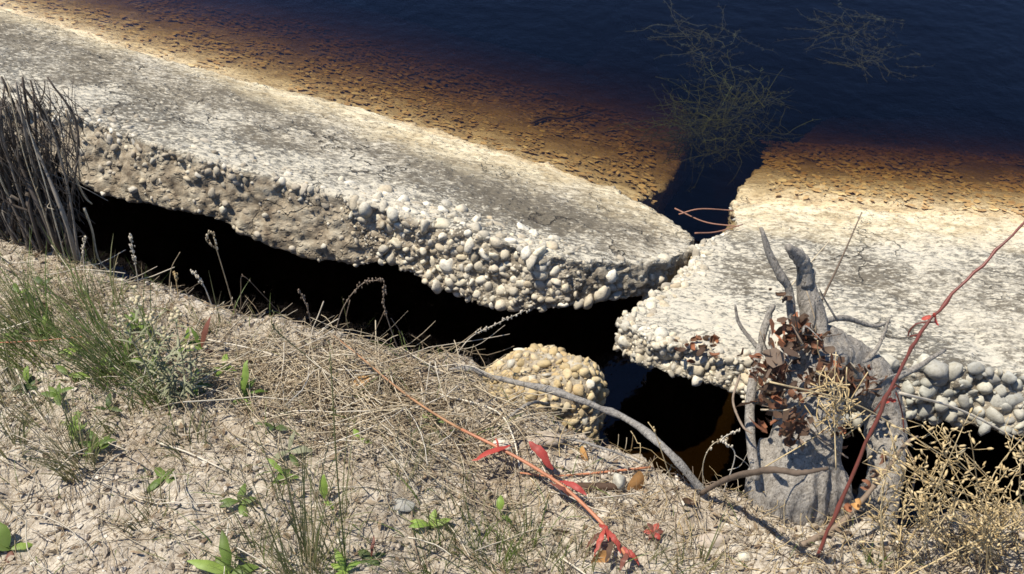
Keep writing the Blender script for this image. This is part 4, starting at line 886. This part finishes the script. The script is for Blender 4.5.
rs = np.random.RandomState(91)
for i in range(26):
    x, y, d = rs.uniform(752, 880), rs.uniform(320, 440), rs.uniform(.1, .3); a = W(x, y, d); q = W(x+rs.normal()*26, y-rs.uniform(-10, 45), d+rs.uniform(-.05, .06))
    branch([a, (a+q)/2+rs.normal(size=3)*.012, q], [.0028, .002, .001], ['root', 'twig', 'straw'][rs.randint(3)], 5, 'branch', .1, 100+i, k=9)
def root_thing(pts, rad, label, name='dead_root', m='root', k=36, seed=0, sides=9, cat='root', wob=.08):
    st = spline(pts, k); rs = np.random.RandomState(seed); rr = np.interp(np.linspace(0, 1, k), np.linspace(0, 1, len(rad)), rad)*(1+wob*rs.normal(size=k)); st = st+rs.normal(size=(k, 3))*np.mean(rad)*.1
    b = MB(); b.tube(st, rr, sides); return tag(b.build(name, M[m]), label, cat)
ra = G(440, 366, .01)
root_thing([ra-np.array((.05, .02, .03)), G(462, 372, .012), V(500, 379, ra[1]-.04), V(545, 389, ra[1]-.08), V(585, 402, ra[1]-.12), V(625, 418, ra[1]-.15), V(660, 444, G(700, 496)[1]+.08), V(685, 470, G(700, 496)[1]+.03), G(704, 496, .004), G(712, 506, -.02)],
           [.005, .0068, .0062, .0082, .0074, .009, .0078, .009, .0085, .007], 'long grey dead root bridging the black gap below the pebbly lump', seed=3, wob=.14)
root_thing([G(700, 496, .01), V(730, 478, Y0+.0), V(770, 470, Y0-.09), V(800, 473, Y0-.11), V(828, 468, Y0-.1)], [.005, .006, .006, .005, .003], 'thin dark root lying across the foot of the driftwood stump', m='twig', seed=4)
root_thing([G(505, 424, .012), G(530, 412, .03), V(548, 404, ra[1]-.03)], [.003, .004, .004], 'short thin root fork under the long grey root', seed=5)
root_thing([G(500, 437, .012), G(560, 440, .012), V(600, 447, G(600, 470)[1]+.02), V(640, 462, G(600, 470)[1]-.01)], [.002, .0025, .0025, .0015], 'slim grey rootlet below the pebbly lump', seed=6)
root_thing([G(800, 548, .01), V(842, 522, Y0-.04), V(880, 478, Y0+.02), V(905, 445, Y0+.05), V(918, 436, Y0+.06)], [.006, .006, .005, .004, .002], 'brown bent twig crossing behind the red vine stem', m='twig', seed=7, name='bent_twig', cat='twig')

def curled_leaf(pos, size, m, rs, curl=1.2, asp=.55):
    az = rs.uniform(0, 6.28); n, w = 7, 5; b = MB(); V_ = []; ax = rs.normal(size=3); ax /= np.linalg.norm(ax); q = Quaternion(Vector(ax), rs.uniform(0, 3)); mt = np.array(q.to_matrix())
    cu, cv = rs.uniform(.5, 1)*curl, rs.uniform(.5, 1.3)*curl
    for i in range(n):
        t = i/(n-1); ww = asp*math.sin(math.pi*min(1, t*.94+.03))**.7; a = (t-.5)*cu*2
        for j in range(w):
            s = (j/(w-1)-.5)*2*ww; a2 = s*cv*1.6
            V_.append((math.sin(a)/max(cu, .1)*1.0, math.sin(a2)/max(cv*1.6, .1), (1-math.cos(a))/max(cu, .1)*.8+(1-math.cos(a2))/max(cv, .1)*.6+rs.normal()*.03))
    F = [(i*w+j, i*w+j+1, (i+1)*w+j+1, (i+1)*w+j) for i in range(n-1) for j in range(w-1)]
    b.add((np.array(V_)*size)@mt.T+pos, F); return b.build('dead_leaf', m)
rs = np.random.RandomState(31)
for cx, cy, sx, sy, n, dy, wh in [(770, 372, 10, 14, 9, .2, 'on the left side of the driftwood stump'), (778, 405, 12, 16, 9, .09, 'low on the left front of the driftwood stump'), (800, 398, 12, 9, 6, .06, 'on the front of the driftwood stump'), (826, 378, 12, 8, 6, .14, 'below the fork of the driftwood stump'), (800, 330, 10, 9, 5, .28, 'at the foot of the upright stump branch'), (812, 352, 10, 8, 5, .2, 'at the fork of the driftwood stump'), (868, 372, 10, 8, 4, .22, 'on the right limb of the driftwood stump'), (775, 300, 6, 9, 4, .34, 'on the thin upper left stump branch'), (845, 430, 8, 10, 4, .1, 'in the dark crotch of the driftwood stump')]:
    for i in range(n):
        tag(curled_leaf(W(cx+rs.normal()*sx, cy+rs.normal()*sy, dy+rs.normal()*.015), rs.uniform(.010, .021), M['rust'], rs, 1.9), 'small curled rusty dead leaf caught '+wh, 'leaf', 'rusty leaves '+wh)
rn = PL(700, 345, PLANE_R)
for i in range(20):
    x, y = 686+rs.uniform(-14, 28), 338+rs.uniform(-8, 14); p = PL(x, y, PLANE_R)+np.array((0, -.035, .004+rs.rand()*.015))
    tag(curled_leaf(p, rs.uniform(.010, .020), M['rust'], rs, 1.9), 'curled brown dead leaf lodged on the pebbly nose of the right slab', 'leaf', 'brown leaves on the pebbly nose')
def fallen_leaf(px, py, size, m, label, seed, asp=.6, curl=.8):
    return tag(curled_leaf(G(px, py, size*.35), size, m, np.random.RandomState(seed), curl, asp), label, 'leaf')
fallen_leaf(636, 490, .034, M['orangeleaf'], 'folded orange dead leaf beside the grey flat stone', 3, .6, .9)
fallen_leaf(362, 384, .022, M['orangeleaf'], 'small orange dead leaf in the straw mat', 4)
fallen_leaf(582, 458, .022, M['orangeleaf'], 'ochre leaf scrap at the edge of the hole', 5)
fallen_leaf(600, 560, .024, M['orangeleaf'], 'orange and brown fading leaf at the bottom edge', 6)
fallen_leaf(688, 505, .018, M['rust'], 'brown crumpled leaf beside the end of the long grey root', 7, .6, 1.5)
fallen_leaf(560, 535, .022, M['litter'], 'dull brown leaf lying left of the red leaves', 8, .6, 1.2)
fallen_leaf(720, 520, .018, M['litter'], 'grey-brown curled leaf left of the driftwood stump', 9, .6, 1.4)
fallen_leaf(250, 470, .016, M['litter'], 'small dry leaf right of the bleached stalk', 10, .6, 1.4)
# ------------------------------------------------------------------ red plants
c = G(812, 560); rv = thing('red_vine', c, 'tall slanting dark red stem with curled orange leaves at the right', 'vine'); yv = c[1]
L_ = [(812, 565, .0), (842, 500, .06), (872, 430, .12), (898, 375, .17), (922, 330, .21), (958, 288, .25), (1000, 248, .29), (1040, 205, .33)]
st = spline([V(x, y, yv+d) for x, y, d in L_], 40)+np.random.RandomState(2).normal(size=(40, 3))*.0011; b = MB(); rr = np.linspace(.0039, .0022, 40)*(1+.08*np.random.RandomState(3).normal(size=40)); rr[[5, 14, 20, 26, 33]] *= 1.4; b.tube(st, rr, 8); b.build('stem', M['redstem'], rv)
rs = np.random.RandomState(4)
for (x, y, d, az, el, L, Wd, m) in [(870, 472, .07, .2, .4, .045, .006, 'rust'), (862, 480, .06, -.4, .3, .05, .007, 'rust'), (855, 500, .05, -.2, .1, .045, .010, 'orangeleaf'), (880, 458, .08, .5, .2, .045, .005, 'rust'), (848, 505, .04, .4, -.2, .04, .009, 'rust')]:
    add_leaf(rv, V(x, y, yv+d), az, el, L, Wd, M[m], 1.6)
for (x, y) in [(892, 400), (930, 322)]:
    for k in range(3): 
        o = curled_leaf(V(x+rs.normal()*3, y+rs.normal()*3, yv+.17), .009, M['redleaf'], rs, 1.4); o.name = 'bud'; put(o, rv)
for pts in [[(896, 386, .17), (884, 398, .18), (874, 412, .17)], [(896, 392, .17), (902, 412, .16), (904, 432, .14)], [(920, 334, .21), (908, 336, .22), (916, 324, .22), (936, 322, .22)]]:
    b = MB(); b.tube(spline([V(x, y, yv+d) for x, y, d in pts], 10), .0016, 5); b.build('tendril', M['redstem'], rv)

c = G(628, 566); rp = thing('red_leaved_plant', c, 'arching orange-red stem with bright red leaves lying over the sand', 'plant')
P_ = [G(628, 560, .01), G(600, 530, .03), G(565, 502, .045), G(530, 480, .055), G(496, 463, .06), G(450, 436, .05), G(405, 405, .045), G(360, 366, .04), G(335, 344, .035)]
st = spline(P_, 50); b = MB(); b.tube(st[:30], np.linspace(.0042, .0032, 30), 7); b.build('stem', M['redstem' if False else 'orangestem'], rp)
b = MB(); b.tube(st[29:], np.linspace(.003, .0014, 21), 7); b.build('stem', M['brownstem'], rp)
def leaf_px(a, bpt, la, lb, Wd, m, parent, roll=.3, name='leaf'):
    p, q = G(*a, la), G(*bpt, lb); q = p+(q-p)*.88; Wd *= .8; pts = spline([p, (p+q)/2+np.array((0, 0, .010)), q], 9)+RS.normal(size=(9, 3))*.0013; d = q-p; b = MB(); b.blade(pts, leafprof(9, Wd), np.array((-d[1], d[0], roll*np.hypot(d[0], d[1])))); o = b.build(name, M[m]); put(o, parent); return o
leaf_px((510, 462), (466, 477), .062, .05, .010, 'redleaf', rp); leaf_px((552, 484), (524, 457), .05, .075, .012, 'redleaf', rp, -.4); leaf_px((572, 505), (546, 494), .03, .05, .011, 'purple', rp, .5)
leaf_px((560, 492), (590, 512), .045, .05, .008, 'redleaf', rp); leaf_px((500, 470), (495, 455), .06, .07, .003, 'redleaf', rp)
for a, q, m in [((604, 535), (592, 566), 'redleaf'), ((606, 538), (622, 560), 'redleaf'), ((612, 548), (602, 572), 'rust'), ((622, 556), (640, 572), 'redleaf'), ((598, 530), (610, 548), 'redleaf'), ((626, 560), (618, 578), 'purple'), ((600, 540), (584, 556), 'purple')]:
    leaf_px(a, q, .03, .02, .007, m, rp)
c = G(653, 535); rr_ = thing('red_rosette', c, 'small crimson leafy rosette on the sand below the long grey root', 'plant')
for a in range(6): add_leaf(rr_, c+np.array((0, 0, .012)), a*1.05, .5, .022, .006, M['redleaf'] if a % 2 else M['purple'], .7)

# ------------------------------------------------------------------ dry seed bush at the lower right
c = G(985, 556); db = thing('dry_bush', c, 'tangled tan dry bush full of seed pods at the lower right corner', 'bush'); rs = np.random.RandomState(77); v1, f1 = ICO1
for i in range(46):
    bx, by = rs.uniform(880, 1090), rs.uniform(545, 585); base = G(bx, by); tx, ty = rs.uniform(862, 1075), rs.uniform(425, 540)
    if tx < 900: ty = max(ty, 430)
    tip = V(tx, ty, base[1]+rs.uniform(.0, .16)); tip[2] = max(tip[2], gz(tip[0], tip[1])+.01 if tip[1] < lipy(np.array([tip[0]]))[0] else -.1)
    mid = (base+tip)/2+rs.normal(size=3)*np.array((.04, .02, .02)); st = spline([base, mid, tip], 12); b = MB(); b.tube(st, np.linspace(.0017, .0008, 12), 4); pb = MB()
    for j in range(3, 12):
        for k in range(rs.randint(1, 4)):
            d = (st[j]-st[j-1]); d = d/np.linalg.norm(d)+rs.normal(size=3)*.9; d /= np.linalg.norm(d); L = rs.uniform(.01, .04); e_ = st[j]+d*L; b.tube([st[j], st[j]+d*L*.5+rs.normal(size=3)*.003, e_], [.0008, .0007, .0005], 3)
            q = np.array(Vector(d).to_track_quat('Z', 'Y').to_matrix()); pb.add((v1*np.array((.0018, .0018, .0055))*rs.uniform(.7, 1.5))@q.T+e_, f1)
    so = b.build('stem', M['tan'], db); po = pb.build('seed_pods', M['tan'], so); po['kind'] = 'stuff'
for pts, m, r, lab in [([(900, 393), (960, 410), (1030, 446)], 'paleStraw', .0028, 'pale straight cane slanting over the pebbly edge at the right'), ([(760, 470), (830, 425), (868, 372)], 'tan', .0014, 'thin tan stem leaning across the driftwood stump'),
                       ([(770, 382), (850, 402), (905, 432), (965, 470)], 'tan', .0016, 'long thin tan stem arching from stump to dry bush'), ([(940, 560), (980, 545), (1034, 535)], 'orangestem', .0024, 'brown stem lying below the dry bush'),
                       ([(836, 470), (834, 400), (836, 352)], 'tan', .0013, 'upright tan straw in front of the stump'), ([(905, 520), (915, 470), (902, 440)], 'twig', .0022, 'dark curved twig between stump and dry bush')]:
    P_ = [V(x, y, Y0+(.02 if i else -.02)+.04*i) for i, (x, y) in enumerate(pts)]; b = MB(); b.tube(spline(P_, 16), np.linspace(r, r*.7, 16), 5); tag(b.build('dry_stalk', M[m]), lab, 'stalk')
c = W(790, 375, .15); dbv = thing('debris_clump', c, 'brown tangle of crumbled leaves and bark on the driftwood stump', 'debris'); rs = np.random.RandomState(8); b = MB()
for cx, cy, sx, sy, n, dy in [(772, 380, 9, 22, 110, .15), (800, 340, 12, 14, 70, .26), (826, 372, 16, 8, 60, .17), (795, 425, 10, 8, 40, .05), (860, 385, 14, 8, 40, .22)]:
    for i in range(n):
        p = W(cx+rs.normal()*sx, cy+rs.normal()*sy, dy+rs.normal()*.012); u = rs.normal(size=3)*.009; w = rs.normal(size=3)*.005; k = rs.normal(size=3)*.003; b.add([p-u, p-u*.3+w, p-u*.3-w+k, p+u*.5+w*.8+k, p+u*.5-w, p+u], [(0, 2, 1), (1, 2, 4, 3), (3, 4, 5)])
o = b.build('flakes', M['rust'], dbv); o['kind'] = 'stuff'
# small tan tangle clinging to the stump
c = W(838, 420, .06); tg = thing('dry_tangle', c, 'wispy tan seed tangle clinging to the driftwood stump', 'dry plant'); rs = np.random.RandomState(15)
b = MB()
for i in range(60):
    p = W(835+rs.normal()*10, 405+rs.normal()*16, .08+rs.normal()*.02); d = rs.normal(size=3)*.018; b.tube(spline([p-d, p+rs.normal(size=3)*.008, p+d], 6), [.0012]*6, 4)
o = b.build('stems', M['tan'], tg); o['kind'] = 'stuff'

# ------------------------------------------------------------------ twigs in the gap between the slabs
for pts, lab in [([(678, 219), (700, 209), (733, 214)], 'forked reddish twig bridging the gap between the slabs, upper one'), ([(674, 213), (705, 222), (738, 230)], 'reddish twig bridging the gap between the slabs, lower one'), ([(694, 238), (716, 232), (742, 228)], 'short red twig lying on the corner of the right slab')]:
    A_ = PL(*pts[0], PLANE_L)+np.array((0, 0, .02)); B_ = PL(*pts[-1], PLANE_R)+np.array((0, 0, .015)); d = ray(*pts[1]); Mi = O+d*((A_[1]+B_[1])/2/d[1]); b = MB(); b.tube(spline([A_, Mi, B_], 14), np.linspace(.0026, .0018, 14), 6)
    tag(b.build('twig', M['redtwig']), lab, 'twig', 'twigs across the gap')
# ------------------------------------------------------------------ under water
P_ = [PL(x, y, PLANE_A)+np.array((0, 0, .02)) for x, y in [(532, 126), (548, 121), (566, 122), (590, 116)]]; b = MB(); b.tube(spline(P_, 16), np.linspace(.008, .004, 16), 6); tag(b.build('sunken_twig', M['twig']), 'dark twig lying on the amber bed under water', 'twig')
def weed(px, py, z, n, size, m, label, seed, fil=26, flat=.5):
    rs = np.random.RandomState(seed); c = Z(px, py, z); e = thing('pond_weed', c, label, 'water plant', 'weed under the water'); b = MB()
    for i in range(n):
        a = rs.uniform(0, 6.28); p = c+rs.normal(size=3)*np.array((.25, .25, .1))*size; d = np.array((math.cos(a), math.sin(a), rs.normal()*flat*.3)); pts = [p]
        for j in range(6): d = d+rs.normal(size=3)*np.array((.4, .4, .15)); d /= np.linalg.norm(d); q = pts[-1]+d*size*.11; q[2] = min(q[2], WATER-.012); pts.append(q)
        b.tube(spline(pts, 14), np.linspace(.0017, .0006, 14), 3)
        for j in range(fil):
            k = rs.randint(1, 6); d2 = rs.normal(size=3)*np.array((1, 1, .3)); d2 /= np.linalg.norm(d2); q = pts[k]+d2*size*.035; q[2] = min(q[2], WATER-.012); b.tube([pts[k], (pts[k]+q)/2+rs.normal(size=3)*size*.01, q], [.001, .0008, .0005], 3)
    o = b.build('strands', m, e); o['kind'] = 'stuff'
weed(705, 128, WATER-.25, 240, .34, M['weed'], 'green clump of pond weed in the dark gap between the slabs', 1, 8, 1)
weed(738, 105, WATER-.22, 90, .34, M['weed'], 'dim olive pond weed beyond the gap', 2, 8, 1)
weed(700, 45, WATER-.17, 36, .38, M['paleweed'], 'pale branching weed under the dark water at the top', 3)
weed(850, 25, WATER-.17, 36, .34, M['paleweed'], 'pale wispy weed near the surface at the upper right', 4)
weed(872, 62, WATER-.18, 24, .3, M['paleweed'], 'faint pale weed strands below the wispy weed', 5)

# ------------------------------------------------------------------ stones on the bank
def stone(px, py, r, m, label, seed, sc=(1, 1, 1), sink=.35):
    v, f = pebble_shape(100+seed, ico(3), .25); p = G(px, py); b = MB(); b.add(v*r*np.array(sc)+p+np.array((0, 0, r*(.5-sink))), f); tag(b.build('stone', M[m]), label, 'stone')
stone(744, 558, .016, 'pebble', 'small white stone on the sand near the bottom edge', 1)
stone(402, 507, .024, 'pebble_g', 'flat grey stone on the sand below the straw mat', 2, (1.3, .8, .6))
stone(619, 486, .03, 'pebble_g', 'upright grey flat stone beside the folded orange leaf', 3, (.6, .7, 1.3), 0)
stone(712, 540, .026, 'crumb', 'pale clod of earth left of the white stone', 4, (1.3, 1, .7))
stone(545, 440, .03, 'crumb', 'sandy clod below the pebbly lump', 5, (1.4, 1, .8))
stone(505, 446, .022, 'crumb', 'small sandy clod left of the larger clod', 6, (1.2, 1, .8))
stone(180, 425, .014, 'pebble', 'cream stone under the silvery plant', 7)
b = MB(); p0, p1 = G(574, 489, .008), G(618, 490, .01); b.tube(spline([p0, (p0+p1)/2, p1], 10), [.007, .009, .0085, .009, .008, .009, .0085, .009, .008, .006], 9); tag(b.build('wood_fragment', M['rust']), 'short brown stick of wood touching the upright grey stone', 'stick')
